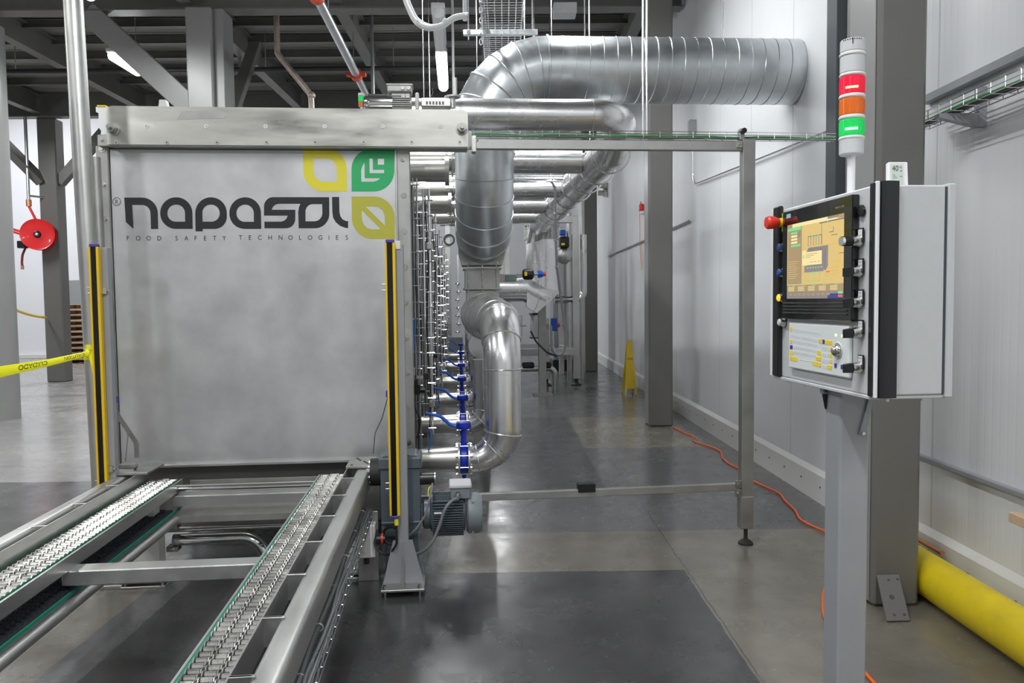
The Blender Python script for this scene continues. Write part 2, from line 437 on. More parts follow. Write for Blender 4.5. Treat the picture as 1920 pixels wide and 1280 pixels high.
# ------------------------------------------------------------------ mezzanine above
DK = 5.65
g = MB('deck_grey'); g.box(-16.9, WX-.02, -6.9, 16.2, DK, DK+.12)
for i in range(90):
    yy = -6.7+i*.25; g.box(-16.8, WX-.03, yy, yy+.06, DK-.012, DK)
solo(g, 'mezzanine_deck', 'dark grey ribbed steel deck roofing the whole machine area', 'deck', 'deck_grey', B, (-7, 5, DK))
BZ = 5.18
def ib(name, a, b, w, h, label, group, m='steel_dark', t=.016):
    g = MB(m); g.ibeam(a, b, w, h, t); return solo(g, name, label, 'beam', m, B, a, group)
ib('steel_beam', (-16.9, 10.0, BZ+.22), (WX-.03, 10.0, BZ+.22), .22, .44, 'wide steel cross beam carried by the column that rises behind the front panel', None)
ib('steel_beam', (-16.9, 15.4, BZ+.22), (WX-.03, 15.4, BZ+.22), .22, .44, 'far steel cross beam over the column with the red hose reel', None)
ib('steel_beam', (-16.9, 4.6, BZ+.22), (WX-.03, 4.6, BZ+.22), .22, .44, 'steel cross beam nearest to the viewer above the machine front', None)
for (x, lab) in ((-12.0, 'steel joist running back along the far left of the deck'), (-9.0, 'steel joist running back over the leftmost columns'), (-6.9, 'deep steel joist passing behind the shiny upright pipe'), (-3.9, 'deep steel joist over the column behind the front panel'), (-2.05, 'steel joist beside the pipe with the orange clamp'), (1.86, 'steel joist running back above the row of columns by the white wall')):
    for (y0, y1, w_) in ((4.71, 9.89, 'front bay'), (10.11, 15.29, 'rear bay')):
        ib('steel_joist', (x, y0, BZ+.24), (x, y1, BZ+.24), .16, .36, lab+', '+w_, 'deck joists')
k = 0
ys = [10.75+.72*i for i in range(6)]
for yy in ys:
    g = MB('steel_dark'); g.ibeam((-16.9, yy, DK-.075), (WX-.03, yy, DK-.075), .09, .12, .008)
    solo(g, 'deck_purlin', 'small grey purlin under the deck, number of bays behind the cross beam', 'beam', 'steel_dark', B, (-7, yy, DK-.07), 'deck purlins')
PL = ['first', 'second', 'third', 'fourth', 'fifth', 'sixth']
for i, o in enumerate([o for o in bpy.data.objects if o.name.startswith('deck_purlin')]):
    o['label'] = 'thin grey purlin under the deck, %s one behind the wide cross beam' % PL[i]

def column(name, x0, x1, y0, y1, z1, label, m='grey_paint', group=None, plate=True):
    t = thing(name, label, 'column', B, ((x0+x1)/2, (y0+y1)/2, 0), group)
    g = MB(m); g.box(x0, x1, y0, y1, 0, z1, .018); g.build('shaft', m, t)
    return t
RC = 'steel columns along the white wall'
c1 = column('steel_column', 1.77, 2.00, 3.66, 4.02, 5.232, 'dark grey steel column directly behind the control cabinet', group=RC)
c2 = column('steel_column', 1.71, 1.99, 9.08, 9.40, 5.232, 'grey steel column with its foot beside the orange cord, middle of the row', group=RC)
c3 = column('steel_column', 1.66, 1.98, 16.3, 16.7, DK+.2, 'most distant grey steel column, beyond the wet floor sign', group=RC)
for t, (x0, x1, y0, y1) in ((c1, (1.77, 2.00, 3.66, 4.02)), (c2, (1.71, 1.99, 9.08, 9.4))):
    g = MB('grey_paint_pale_and_lit'); g.box(x0-.006, x0, y0+.03, y1-.06, .02, 5.2, .002); g.build('lit_flank', 'grey_paint_pale_and_lit', t)  # pale flank stands for light falling on the same grey paint
def brace(t, a, b, w=.16, m='grey_paint'):
    g = MB(m); g.bar(a, b, w, .16, (0, 1, 0) if abs(Vector(b).y-Vector(a).y) < .1 else (1, 0, 0), .008); g.build('knee_brace', m, t)
# the column behind the panel
xa_, xb_, xc_ = B.at(349, 120, y=9.78).x, B.at(398, 120, y=9.78).x, B.at(416, 120, y=9.78).x
t = column('steel_column', xa_, xb_, 9.78, 10.22, BZ, 'grey steel column with knee braces rising behind the front panel', 'grey_paint_pale_and_lit')
brace(t, (xa_+.02, 9.98, 3.95), (xa_-1.28, 9.98, BZ), .27, 'grey_paint_pale_and_lit'); brace(t, (xb_+.08, 10.22, 4.0), (xb_+.10, 11.2, BZ), .10)
g = MB('grey_paint_pale_and_lit'); g.box(xb_, xc_, 9.86, 10.22, 0, BZ, .006); g.build('side_flange', 'grey_paint_pale_and_lit', t)
# the column with the reel
t = column('steel_column', -9.10, -8.74, 15.42, 15.72, BZ, 'grey steel column with V-shaped knee braces behind the red hose reel', 'grey_paint')
brace(t, (-9.05, 15.45, 3.95), (-9.85, 14.6, BZ), .2); brace(t, (-8.76, 15.55, 3.95), (-7.6, 15.55, BZ), .2)
t = thing('steel_column', 'light grey round column at the far left edge, nearest of the hall columns', 'column', B, (-6.86, 10.4, 0))
g = MB('grey_paint_pale_and_lit'); g.cyl((-6.86, 10.4, 0), (-6.86, 10.4, BZ), .31, n=48); g.build('shaft', 'grey_paint_pale_and_lit', t)
# ------------------------------------------------------------------ front panel of the machine (frame C)
PY = 4.70
def pc(px, py, y=PY): return C.at(px, py, y=y)
p0 = pc(205, 278); p1 = pc(752, 864)
PX0, PX1, PZ0, PZ1 = pc(216, 570).x, pc(743, 400).x, pc(480, 866).z, pc(480, 277).z
t = thing('food_machine', 'huge stainless machine whose flat front panel carries bold black lettering and a leaf logo', 'machine', C, ((PX0+PX1)/2, PY, 0)); MACHINE = t
g = MB('stainless_smudged'); g.box(PX0, PX1, PY, PY+.06, PZ0, PZ1, .003); panel = g.build('front_panel', 'stainless_smudged', t)
def edge_strip(x0, x1, zlist, side):
    g = MB('stainless_dull'); g.box(x0, x1, PY-.005, PY+.10, PZ0-.15, PZ1+.005, .003)
    g.box(x0+.004 if side > 0 else x1-.008, x0+.008 if side > 0 else x1-.004, PY-.012, PY, PZ0-.1, PZ1, 0)
    s = g.build('edge_flange', 'stainless_dull', t)
    for z in zlist:
        g = MB('nickel'); g.hexbolt(((x0+x1)/2, PY-.005, z), (0, -1, 0), .0125, .010); g.build('bolt', 'nickel', s)
edge_strip(PX0-.075, PX0-.004, [pc(200, y).z for y in (279, 346, 411, 476, 541, 606, 671, 735, 798, 848)], -1)
edge_strip(PX1+.008, PX1+.085, [pc(757, y).z for y in (299, 367, 434, 501, 567, 633, 699, 764, 829)], 1)
g = MB('stainless'); g.box(PX0, PX1+.008, PY-.012, PY+.001, PZ1-.006, PZ1+.004); g.box(PX1, PX1+.008, PY-.012, PY+.03, PZ0, PZ1); g.box(PX0+.02, PX1, PY-.03, PY+.02, PZ0-.012, PZ0+.004, .002)
g.build('lip', 'stainless', t)
g = MB('dark_grey_and_shade'); g.box(PX0, PX1, PY-.003, PY, PZ1-.014, PZ1-.007); g.build('seal', 'dark_grey_and_shade', t)
g = MB('steel_dark'); g.box(PX0-.06, PX1+.07, PY+.08, PY+.10, .16, PZ0, .002); g.build('underside_shade_sheet', 'steel_dark', t)  # added dark sheet, standing for the shade beneath the machine
for x_ in (PX0-.04, PX1+.03): g = MB('stainless_dull'); g.box(x_-.03, x_+.03, PY+.10, PY+.18, 0, PZ0, .003); g.build('front_leg', 'stainless_dull', t)
# lettering, traced on the panel plane
EPS = .0012
def onp(px, py): return pc(px, py, PY-EPS)
def dec(name, loops, m, parent):
    g = MB(m); g.flat(fill2d(loops), onp)
    for f in list(g.bm.faces): pass
    return g.build(name, m, parent)
A = lambda pts: [(210+p[0]/8, 355+p[1]/8, *( [p[2]/8] if len(p) > 2 else [])) for p in pts]
Bq = lambda pts: [(430+p[0]/8, 355+p[1]/8, *( [p[2]/8] if len(p) > 2 else [])) for p in pts]
D = lambda pts: [(560+p[0]/6.4, 260+p[1]/6.4, *( [p[2]/6.4] if len(p) > 2 else [])) for p in pts]
LP = lambda f, pts: loop2(f(pts), 10)
letters = [
 [LP(A, [(183,122),(681,122,238),(692,593),(585,593),(572,230,130),(302,232),(322,593),(207,488)])],
 [LP(A, [(720,118,238),(1200,118,238),(1210,591),(725,591,235)]), LP(A, [(830,228,126),(1093,228,132),(1097,483),(832,483,122)])],
 [LP(A, [(1245,118,235),(1722,118,238),(1722,591,232),(1360,591),(1360,628),(1253,628)]), LP(A, [(1353,228,122),(1615,228,130),(1615,483,122),(1358,483)])],
 [LP(Bq, [(-2,118,235),(470,118,235),(478,591),(2,591,228)]), LP(Bq, [(107,228,126),(366,228,132),(368,485),(107,485,125)])],
 [LP(Bq, [(520,392),(520,116,225),(1497,116),(1502,582,215),(1040,582),(1033,340),(1043,270),(1066,215),(740,215),(690,228),(655,260),(635,305),(990,305),(988,582,225),(527,582),(525,483),(775,483),(820,470),(855,440),(877,392)]),
  LP(Bq, [(1140,220,112),(1392,220),(1397,478,122),(1143,478)])],
 [LP(Bq, [(1540,113),(1647,113),(1652,340),(1665,400),(1700,450),(1745,472),(1782,476),(1782,580),(1740,575),(1660,545),(1595,490),(1555,420),(1545,340)])],
]
for i, lp in enumerate(letters): dec('letter', lp, 'ink', panel)
_t = t; t = panel
dec('logo_leaf', [LP(D, [(50,117),(574,117,245),(580,632),(60,632,250)]), LP(D, [(175,237),(455,237,130),(458,515),(180,515,130)])], 'logo_yellow', t)
dec('logo_leaf', [LP(D, [(633,120,242),(1147,120),(1147,632,242),(635,632)]), LP(D, [(950,238),(1025,238),(1025,310),(950,310)]), LP(D, [(848,238),(890,238),(890,372),(1025,372),(1025,412),(852,412)]), LP(D, [(750,375),(765,325),(790,285),(792,473),(980,473),(945,500),(900,515),(752,515)])], 'logo_green', t)
dec('logo_leaf', [LP(D, [(635,692),(1150,692,255),(1157,1202),(640,1202,255)]), LP(D, [(803,813),(900,812),(960,822),(1010,865),(1033,930),(1035,1040)]), LP(D, [(757,857),(985,1087),(880,1087),(820,1070),(775,1020),(757,950)])], 'logo_olive', t)
g = MB('ink')
def letter_at(g, ch, cx, base, cap, fn=onp):
    vs, fs = text2d(ch, 1.0)
    if not vs: return
    x0 = min(v[0] for v in vs); x1 = max(v[0] for v in vs); k = cap/.73
    g.flat(([( cx+(x-(x0+x1)/2)*k*.92, base-y*k) for x, y in vs], fs), fn)
for ch, u in zip('FOODSAFETY', (238, 392, 550, 710, 968, 1115, 1255, 1398, 1540, 1682)): letter_at(g, ch, 210+u/8, 355+765/8, 9)
for ch, u in zip('TECHNOLOGIES', (168, 310, 458, 612, 768, 918, 1065, 1210, 1365, 1495, 1618, 1762)): letter_at(g, ch, 430+u/8, 355+755/8, 9)
g.build('tagline', 'ink', t)
cx, cy = 210+70/8, 355+183/8
cir = lambda r: [(cx+r*math.cos(2*PI*k/28), cy+r*math.sin(2*PI*k/28)) for k in range(28)]
g = MB('ink'); g.flat(fill2d([cir(7.9), cir(6.9)]), onp); letter_at(g, 'R', cx+.4, cy+4.2, 8.4); g.build('registered_mark', 'ink', t); t = _t

# ------------------------------------------------------------------ header plate above the panel
HY = PY-.085
a = pc(198, 197, HY); b = pc(878, 276, HY); HX0, HX1 = a.x, b.x; HZ1, HZ0 = pc(540, 202, HY).z, pc(540, 273, HY).z
prof = loop2([(HX0, HZ0), (HX1, HZ0), (HX1, HZ1, .035), (HX0, HZ1, .035)], 6)
g = MB('stainless_brushed'); g.prism([(x, HY, z) for x, z in prof], (0, .008, 0)); g.box(HX0+.01, HX1-.01, HY+.008, PY+.10, HZ0+.006, HZ1-.03); header = g.build('header_plate', 'stainless_brushed', MACHINE); tag(header, 'brushed stainless header plate with two big end bolts'); t = header
g = MB('stainless_dull'); g.box(HX0+.005, HX1-.004, HY+.01, PY+.05, HZ0-.006, HZ0+.006); g.build('lower_lip', 'stainless_dull', t)
for px in (275, 387, 498, 609, 718, 826):
    p = pc(px, 237, HY); g = MB('offwhite'); g.cyl(p, p+Vector((0, -.003, 0)), .012, n=16); g.use('stainless_dull').cyl(p+Vector((0, -.003, 0)), p+Vector((0, -.0035, 0)), .005, n=8); g.build('screw', 'offwhite', t)
for px in (218, 313, 407, 500, 591, 682, 772, 862):
    p = pc(px, 268-.002*(px-500)-1, HY); g = MB('stainless_dull'); g.cyl(p, p+Vector((0, -.003, 0)), .011, n=16); g.use('ink').cyl(p+Vector((0, -.003, 0)), p+Vector((0, -.0036, 0)), .004, n=8); g.build('screw', 'stainless_dull', t)
for px in (213, 866):
    p = pc(px, 242, HY); g = MB('stainless_dull'); d = Vector((0, -1, 0))
    g.cyl(p, p+d*.006, .036, n=24); g.cyl(p+d*.006, p+d*.030, .028, n=6); g.cyl(p+d*.030, p+d*.045, .022, n=20); g.cyl(p+d*.045, p+d*.075, .012, n=14); g.build('end_bolt', 'stainless_dull', t)
q0 = pc(331, 210, HY-.001); q1 = pc(424, 223, HY-.001)
g = MB('stainless_dull'); g.prism([pc(x, y, HY-.0005) for x, y in ((342, 208), (412, 207), (424, 214), (420, 222), (331, 224))], (0, -.0008, 0)); g.build('tape_patch', 'stainless_dull', t)
p = pc(305, 196, HY+.05); g = MB('offwhite'); g.prism([(p.x-.024, p.y, p.z-.01), (p.x+.024, p.y, p.z-.01), (p.x+.016, p.y, p.z+.028), (p.x-.018, p.y, p.z+.028)], (0, .05, 0)); g.build('lifting_lug', 'offwhite', t)
p = pc(191, 262, HY+.03); g = MB('stainless_dull'); g.box(p.x-.025, HX0+.02, p.y, p.y+.06, p.z-.035, p.z+.03, .003); g.hexbolt((p.x+.0, p.y, p.z), (0, -1, 0), .008, .006); g.build('side_bracket', 'stainless_dull', t)
# white cylinder bracket peeping out at the left
p = pc(190, 230, HY+.12)
t = thing('sensor_bracket', 'small white bracket with a yellow cap at the left end of the header', 'bracket', C, (p.x, p.y, p.z-.1))
g = MB('white_plastic'); g.prism([(p.x-.008, p.y, p.z-.09), (p.x+.05, p.y, p.z-.09), (p.x+.05, p.y, p.z+.09), (p.x-.028, p.y, p.z+.09), (p.x-.028, p.y, p.z+.062), (p.x-.014, p.y, p.z+.055), (p.x-.014, p.y, p.z-.03), (p.x-.003, p.y, p.z-.045)], (0, .05, 0)); g.build('bracket', 'white_plastic', t)
g = MB('yellow_paint'); g.box(p.x-.02, p.x+.03, p.y-.005, p.y+.04, p.z+.09, p.z+.10, .002); g.build('cap', 'yellow_paint', t)

# ------------------------------------------------------------------ motor group on top of the machine
t = thing('top_gearmotor', 'grey geared motor with a silver end bell standing on top of the machine', 'motor', C, (pc(740, 200, 5.0).x, 5.0, HZ1-.03))
def pt(px, py): return pc(px, py, 5.0)
a, b = pt(683, 195), pt(736, 195); g = MB('polished'); r_ = .062
g.lathe([(0, -.01), (r_*.7, 0), (r_*.95, .02), (r_, .04), (r_, (b.x-a.x))], a, (1, 0, 0), 28); g.build('end_bell', 'polished', t)
a, b = pt(733, 196), pt(772, 196); g = MB('motor_silver'); g.lathe([(.05, 0), (.05, b.x-a.x)], a, (1, 0, 0), 20)
for k in range(8): g.box(a.x+.01, b.x-.01, a.y-.06, a.y+.06, a.z-.05+.013*k, a.z-.046+.013*k)
g.build('motor_housing', 'motor_silver', t)
for (x0, y0, x1, y1) in ((727, 162, 773, 176), (735, 178, 770, 191)):
    a, b = pt(x0, y0), pt(x1, y1); g = MB('motor_silver'); g.box(a.x, b.x, 4.95, 5.06, b.z, a.z, .006)
    if y0 < 170: g.box(a.x-.006, b.x+.006, 4.945, 5.065, a.z-.006, a.z+.004, .002)
    for u in (.62, .86): c_ = Vector((a.x+(b.x-a.x)*u, 4.949, (a.z+b.z)/2)); g.use('stainless_dull').cyl(c_, c_+Vector((0, -.008, 0)), .012, n=12); g.use('motor_silver')
    g.build('terminal_box', 'motor_silver', t)
a = pt(782, 180); g = MB('offwhite'); g.box(a.x-.012, a.x+.012, 4.97, 5.03, a.z-.09, a.z+.015, .006); g.build('coupling', 'offwhite', t)
a, b = pt(790, 188), pt(845, 204); g = MB('stainless'); g.box(a.x, b.x, 4.94, 5.06, b.z, a.z, .004); 
for k in range(6): g.use('steel_dark').box(a.x+.03+.02*k, a.x+.042+.02*k, 4.935, 4.94, b.z+.012, b.z+.03)
g.build('gear_housing', 'stainless', t)
a = pt(848, 182); g = MB('stainless'); g.cyl((a.x, 5.0, a.z-.07), (a.x, 5.0, a.z+.01), .02); g.cyl((a.x-.0, 5.0, a.z-.004), (a.x, 5.0, a.z+.004), .05); g.cyl((a.x+.02, 5.0, a.z+.004), (a.x+.02, 5.0, a.z+.12), .012); g.build('shaft_stack', 'stainless', t)
g = MB('cable_grey'); a = pt(775, 182); g.tube(fillet([a, pt(800, 186), pt(812, 178), pt(811, 165)], .06), .003, 6); g.build('cable', 'cable_grey', t)
# small stack light behind the header
y_ = 5.6; a = C.at(678, 200, y=y_)
t = thing('small_stack_light', 'tiny green and orange stack light behind the top of the header', 'signal light', C, (a.x, y_, a.z-.12))
zz = lambda py: C.at(678, py, y=y_).z
for nm, m, u, v, r_ in (('pole', 'offwhite', 260, 200, .01), ('lens', 'glass_amber', 200, 192, .022), ('lens', 'lens_green', 191, 181, .022), ('cap', 'offwhite', 180, 175, .022)):
    g = MB(m); g.cyl((a.x, y_, zz(u)), (a.x, y_, zz(v)), r_, n=16); g.build(nm, m, t)

# ------------------------------------------------------------------ guard frame to the right of the machine
GY = 4.53
def pg(px, py, y=GY): return C.at(px, py, y=y)
GX = pg(1400, 600).x; gz1 = pg(1400, 262).z
t = thing('guard_frame', 'thin grey steel guard frame with one tall post right of the machine', 'guard rail', C, (GX, GY, 0))
g = MB('stainless_dull'); g.box(GX-.038, GX+.038, GY-.03, GY+.03, .12, gz1, .004)
g.box(GX-.043, GX+.035, GY-.034, GY+.034, .10, .30, .004); g.build('post', 'stainless_dull', t)
g = MB('black_rubber'); g.lathe([(.045, 0), (.045, .01), (.02, .03), (.012, .035), (.012, .11)], (GX, GY, 0), (0, 0, 1)); g.build('levelling_foot', 'black_rubber', t)
a = pg(890, 271); g = MB('stainless_dull'); g.box(a.x, GX-.04, GY-.022, GY+.022, a.z-.028, a.z+.028, .003); g.build('top_bar', 'stainless_dull', t)
a = pg(786, 936); b = pg(1380, 912); g = MB('stainless_dull'); g.bar((a.x, GY, a.z), (GX-.04, GY, b.z), .035, .044, bev=.003); g.build('lower_bar', 'stainless_dull', t)
g = MB('nickel')
for (px, py) in ((1383, 272), (1381, 905), (1381, 922)):
    p = pg(px, py); g.box(p.x-.018, p.x+.018, GY-.034, GY-.02, p.z-.022, p.z+.022, .002); g.hexbolt((p.x, GY-.034, p.z), (0, -1, 0), .007, .006)
g.build('clamp', 'nickel', t)
g = MB('black_plastic'); p = pg(1391, 247); g.cyl((p.x, GY+.03, p.z), (p.x, GY-.04, p.z), .016, n=14); g.build('end_cap', 'black_plastic', t)
g = MB('stainless_dull'); g.box(p.x-.015, p.x+.015, GY-.01, GY+.03, p.z-.05, p.z+.018, .003); g.build('upper_bracket', 'stainless_dull', t)
# hinge clamp at the header end
p = pg(888, 272); g = MB('nickel'); g.box(p.x-.012, p.x+.014, GY-.035, GY+.035, p.z-.045, p.z+.05, .003); g.hexbolt((p.x+.014, GY-.02, p.z+.02), (1, 0, 0), .007, .01); g.hexbolt((p.x-.012, GY-.02, p.z-.02), (-1, 0, 0), .007, .01); g.build('hinge_clamp', 'nickel', t)
p = pg(1099, 921); g = MB('black_plastic'); g.box(p.x-.052, p.x+.052, GY-.03, GY+.035, p.z+.0, p.z+.05, .004); solo(g, 'rubber_stop', 'black block sitting on the lower guard bar over the floor', 'block', 'black_plastic', C, (p.x, GY, p.z))

# wire mesh tray on the guard bar, with cables and green earth wire
def mesh_tray(name, a, b, w, h, label, fr, side, step=.1, cables=(), r=.0022, group=None):
    """a wire basket from a to b; side = direction of its width"""
    a, b, side = Vector(a), Vector(b), Vector(side).normalized(); d = (b-a); L_ = d.length; d.normalize(); up = side.cross(d).normalized()
    if up.z < -.01: up = -up
    t = thing(name, label, 'cable tray', fr, a, group)
    g = MB('zinc_wire'); nw = max(2, int(w/.05))
    for k in range(nw+1):
        o_ = side*(w*k/nw-w/2); g.cyl(a+o_, b+o_, r, n=5)
    for s in (-1, 1):
        for hh in (.5, 1): g.cyl(a+side*s*w/2+up*h*hh, b+side*s*w/2+up*h*hh, r, n=5)
    for k in range(int(L_/step)+1):
        c_ = a+d*(k*step+.01); g.tube([c_-side*w/2+up*h*1.04, c_-side*w/2, c_+side*w/2, c_+side*w/2+up*h*1.04], r, 5)
    g.build('wire_mesh', 'zinc_wire', t)
    for (m, off, rad, hh) in cables:
        g = MB(m); pts = [a+d*(L_*i/14)+side*(off+.006*math.sin(i*1.7+off*90))+up*(hh+.003*math.sin(i*2.3)) for i in range(15)]
        g.tube(pts, rad, 8); g.build('cable', m, t)
    return t
a = pg(885, 262); b = pg(1590, 258)
mesh_tray('cable_tray', (a.x, GY+.03, gz1+.012), (2.38, GY+.03, gz1+.005), .07, .035, 'narrow wire basket with green wire lying along the top of the guard frame', C, (0, 1, 0), .1, (('green_wire', -.02, .004, .012), ('cable_grey', .015, .009, .012), ('cable_grey', .0, .008, .01)))
for px, nm in ((1206, 'left'), (1213, 'right')):
    p = C.at(px, 250, y=GY+.03); g2 = MB('zinc_wire'); g2.cyl((p.x, GY+.03, p.z-.02), (p.x, GY+.03, DK), .006, n=8)
    solo(g2, 'hanger_rod', 'thin %s one of the twin rods holding up the narrow wire basket' % nm, 'rod', 'zinc_wire', C, (p.x, GY+.03, p.z), None)
# ------------------------------------------------------------------ chain conveyor (frame C)
CY0, CY1 = .75, 4.50
CXM = -1.095
t = thing('chain_conveyor', 'low conveyor with two metal chain strands between grey side beams, leading to the machine', 'conveyor', C, (CXM, 2.6, 0))
def tri_chain(x0, x1, ztop, y0, y1, name, m='chain_metal'):
    g = MB(m); pitch = .034; n = int((y1-y0)/pitch); w = (x1-x0)/3
    for s_ in range(3):
        xa = x0+w*s_; xb = xa+w
        for k in range(n):
            y = y0+k*pitch+(.5*pitch if s_ == 1 else 0)
            g.cyl((xa+.009, y, ztop-.012), (xb-.009, y, ztop-.012), .0092, n=8)
            for xx in ((xa+.004), (xb-.004)):
                zo = .0 if (k % 2) else .0015
                g.prism([(xx-.0016, y-.014, ztop-.02), (xx-.0016, y-.016, ztop-.008), (xx-.0016, y-.008, ztop+.001-zo), (xx-.0016, y+pitch-.026, ztop-.003-zo), (xx-.0016, y+pitch-.014, ztop-.01), (xx-.0016, y+pitch-.014, ztop-.02)], (.0032, 0, 0))
    return g.build(name, m, t)
for (side, x0, x1) in ((1, -.70, -.555), (-1, -1.635, -1.49)):
    tri_chain(x0, x1, .53, CY0+.05, CY1, 'chain_strand')
    tri_chain(x0, x1, .382, CY0+.05, CY1-.1, 'return_chain', 'dark_grey_and_shade') if side < 0 else None  # return strand coloured dark in place of the shade it runs in
    for sx in ((x0-.010), (x1+.002)):
        g = MB('green_strip'); g.box(sx, sx+.008, CY0+.05, CY1-.02, .497, .519); g.build('wear_strip', 'green_strip', t)
    inner = x0-.018 if side > 0 else x1+.010
    g = MB('beam_steel'); g.box(inner, inner+.008, CY0+.03, CY1-.03, .465, .522); g.box(inner, inner+.03*(1 if side > 0 else -1), CY0+.03, CY1-.03, .46, .468); g.build('chain_rail', 'beam_steel', t)
    g = MB('steel_dark'); g.box(min(x0, x1)-.005, max(x0, x1)+.005, CY0+.03, CY1-.03, .478, .495); g.build('chain_bed', 'dark_grey_and_shade', t)  # bed coloured dark to paint in the dark gaps between rollers
    # outer beam and the thin inner rail with spacer plates
    bx0, bx1 = (-.487, -.410) if side > 0 else (-1.785, -1.708)
    rx = -.538 if side > 0 else -1.662
    g = MB('beam_steel'); y0, y1 = CY0, CY1-.03
    pr = loop2([(bx0, .48, .012), (bx1, .48, .012), (bx1, .582, .018), (bx0, .582, .018)], 4)
    g.prism([(x, y0, z) for x, z in pr], (0, y1-y0, 0)); g.build('side_beam', 'beam_steel', t, ang=25)
    g = MB('beam_steel'); g.box(rx-.003, rx+.003, y0, y1+.02, .49, .586, .001); g.build('inner_rail', 'beam_steel', t)
    for k in range(11):
        yy = 4.07-.36*k
        if yy < y0: break
        a_, b_ = (rx+.003, bx0+.006) if side > 0 else (bx1-.006, rx-.003)
        g = MB('beam_steel'); g.box(a_, b_, yy-.003, yy+.003, .50, .588); g.box(a_-.004, b_+.01, yy-.006, yy+.006, .583, .588, .001); g.build('spacer_plate', 'beam_steel', t)
    # end plate and feet
    g = MB('stainless_dull'); ex0, ex1 = (-.545, -.395) if side > 0 else (-1.80, -1.60)
    g.box(ex0, ex1, 4.30, 4.56, .586, .60, .002)
    for k in range(7): g.use('black_rubber').cyl((ex0+.03+.012*(k*5 % 9), 4.33+.03*(k*3 % 7), .6), (ex0+.03+.012*(k*5 % 9), 4.33+.03*(k*3 % 7), .603), .007, n=7)
    g.build('end_plate', 'stainless_dull', t)
    for yy in ((4.28), (1.1)):
        lx = (-.60, -.46) if side > 0 else (-1.68, -1.53)
        g = MB('offwhite'); g.box(lx[0], lx[1], yy-.05, yy+.05, .045, .36, .003); g.box(lx[0]+.02, lx[1]-.07 if side > 0 else lx[1]-.02, yy-.04, yy+.04, .36, .49, .003); g.use('stainless_dull').box(lx[0]-.04, lx[1]+.04, yy-.09, yy+.09, .028, .045, .002).box(lx[0]-.04, lx[1]+.04, yy-.09, yy+.09, 0, .012, .002)
        for u in (lx[0]-.02, lx[1]+.02):
            for v in (yy-.07, yy+.07): g.cyl((u, v, .012), (u, v, .052), .008, n=8)
        g.build('leg', 'offwhite', t)
# lower return rails
for x_ in (-1.465, -.72):
    g = MB('green_strip'); g.box(x_-.012, x_-.004, CY0+.1, CY1-.1, .364, .377); g.build('wear_strip', 'green_strip', t)
    g = MB('beam_steel'); g.cyl((x_, CY0+.1, .332), (x_, CY1-.05, .332), .024, n=16); g.build('return_rail', 'beam_steel', t)
    g = MB('steel_dark'); g.box(-1.63 if x_ < -1 else -.70, -1.48 if x_ < -1 else -.56, CY0+.1, CY1-.1, .335, .345); g.build('drip_plate', 'steel_dark', t)
for yy in (3.12, 1.5):
    g = MB('beam_steel'); g.box(-1.50, -.715, yy, yy+.09, .405, .465, .004); g.build('cross_beam', 'beam_steel', t)
g = MB('polished'); g.cyl((-1.49, 4.36, .49), (-.715, 4.36, .49), .021, n=20); g.build('drive_shaft', 'polished', t)
g = MB('stainless'); g.box(-1.49, -.715, 4.34, 4.42, .425, .455, .003); g.box(-1.49, -.715, 4.335, 4.34, .40, .45); g.build('cross_beam', 'stainless', t)
g = MB('stainless_dull'); g.box(-1.45, -.70, 4.52, 4.53, .40, .50); g.build('back_plate', 'stainless_dull', t)
g = MB('stainless_dull'); g.prism([(-1.46, 4.30, .345), (-.70, 4.30, .345), (-.70, 4.45, .375), (-1.46, 4.45, .375)], (0, 0, .01)); g.box(-1.46, -.7, 4.29, 4.30, .32, .355); g.build('lower_plate', 'stainless_dull', t)
g = MB('polished'); g.cyl((-1.56, 4.45, .235), (-.70, 4.45, .24), .012, n=12); g.build('tie_rod', 'polished', t)
for z_ in (.25, .125):
    g = MB('nickel'); g.box(-1.555, -1.49, 4.40, 4.47, z_, z_+.03, .004); g.cyl((-1.52, 4.40, z_+.015), (-1.52, 4.385, z_+.015), .01, n=8); g.build('pipe_clamp', 'nickel', t)
g = MB('polished'); g.tube(fillet([(-1.52, 4.43, .185), (-1.03, 4.43, .185), (-1.02, 4.43, .04)], .13, 10), .033, 18); g.build('drain_pipe', 'polished', t, ang=60)
# bent sensor arm on the left beam
s = thing('position_sensor', 'bent steel arm with a small blue sensor beside the left edge of the front panel', 'sensor', C, (-1.72, 4.5, .60))
P_ = lambda px, py, y=4.48: C.at(px, py, y=y)
g = MB('stainless_dull'); pts = [P_(214, 742), P_(214, 768), P_(256, 830), P_(257, 858)]
for a_, b_ in zip(pts, pts[1:]): g.bar(a_, b_, .026, .005, (0, 1, 0))
g.build('arm', 'stainless_dull', s)
g = MB('key_blue'); c_ = P_(217, 748); g.box(c_.x-.012, c_.x+.016, 4.44, 4.48, c_.z-.02, c_.z+.02, .003); g.build('sensor_head', 'key_blue', s)
g = MB('stainless_dull'); c_ = P_(250, 868); g.box(c_.x-.06, c_.x+.03, 4.42, 4.47, .601, .62, .002); g.build('mounting_foot', 'stainless_dull', s)
g = MB('cable_grey'); g.tube(fillet([P_(218, 760), P_(225, 780), P_(240, 815), P_(235, 865)], .05), .003, 6); g.build('cable', 'cable_grey', s)
s = thing('sensor_cable', 'thin black cable hanging down the right edge of the front panel', 'cable', C, (-.40, 4.45, .6))
g = MB('cable_black'); g.tube(fillet([P_(727, 745, 4.62), P_(716, 785, 4.6), P_(703, 812, 4.55), P_(700, 850, 4.45)], .1), .003, 6); g.build('cord', 'cable_black', s)
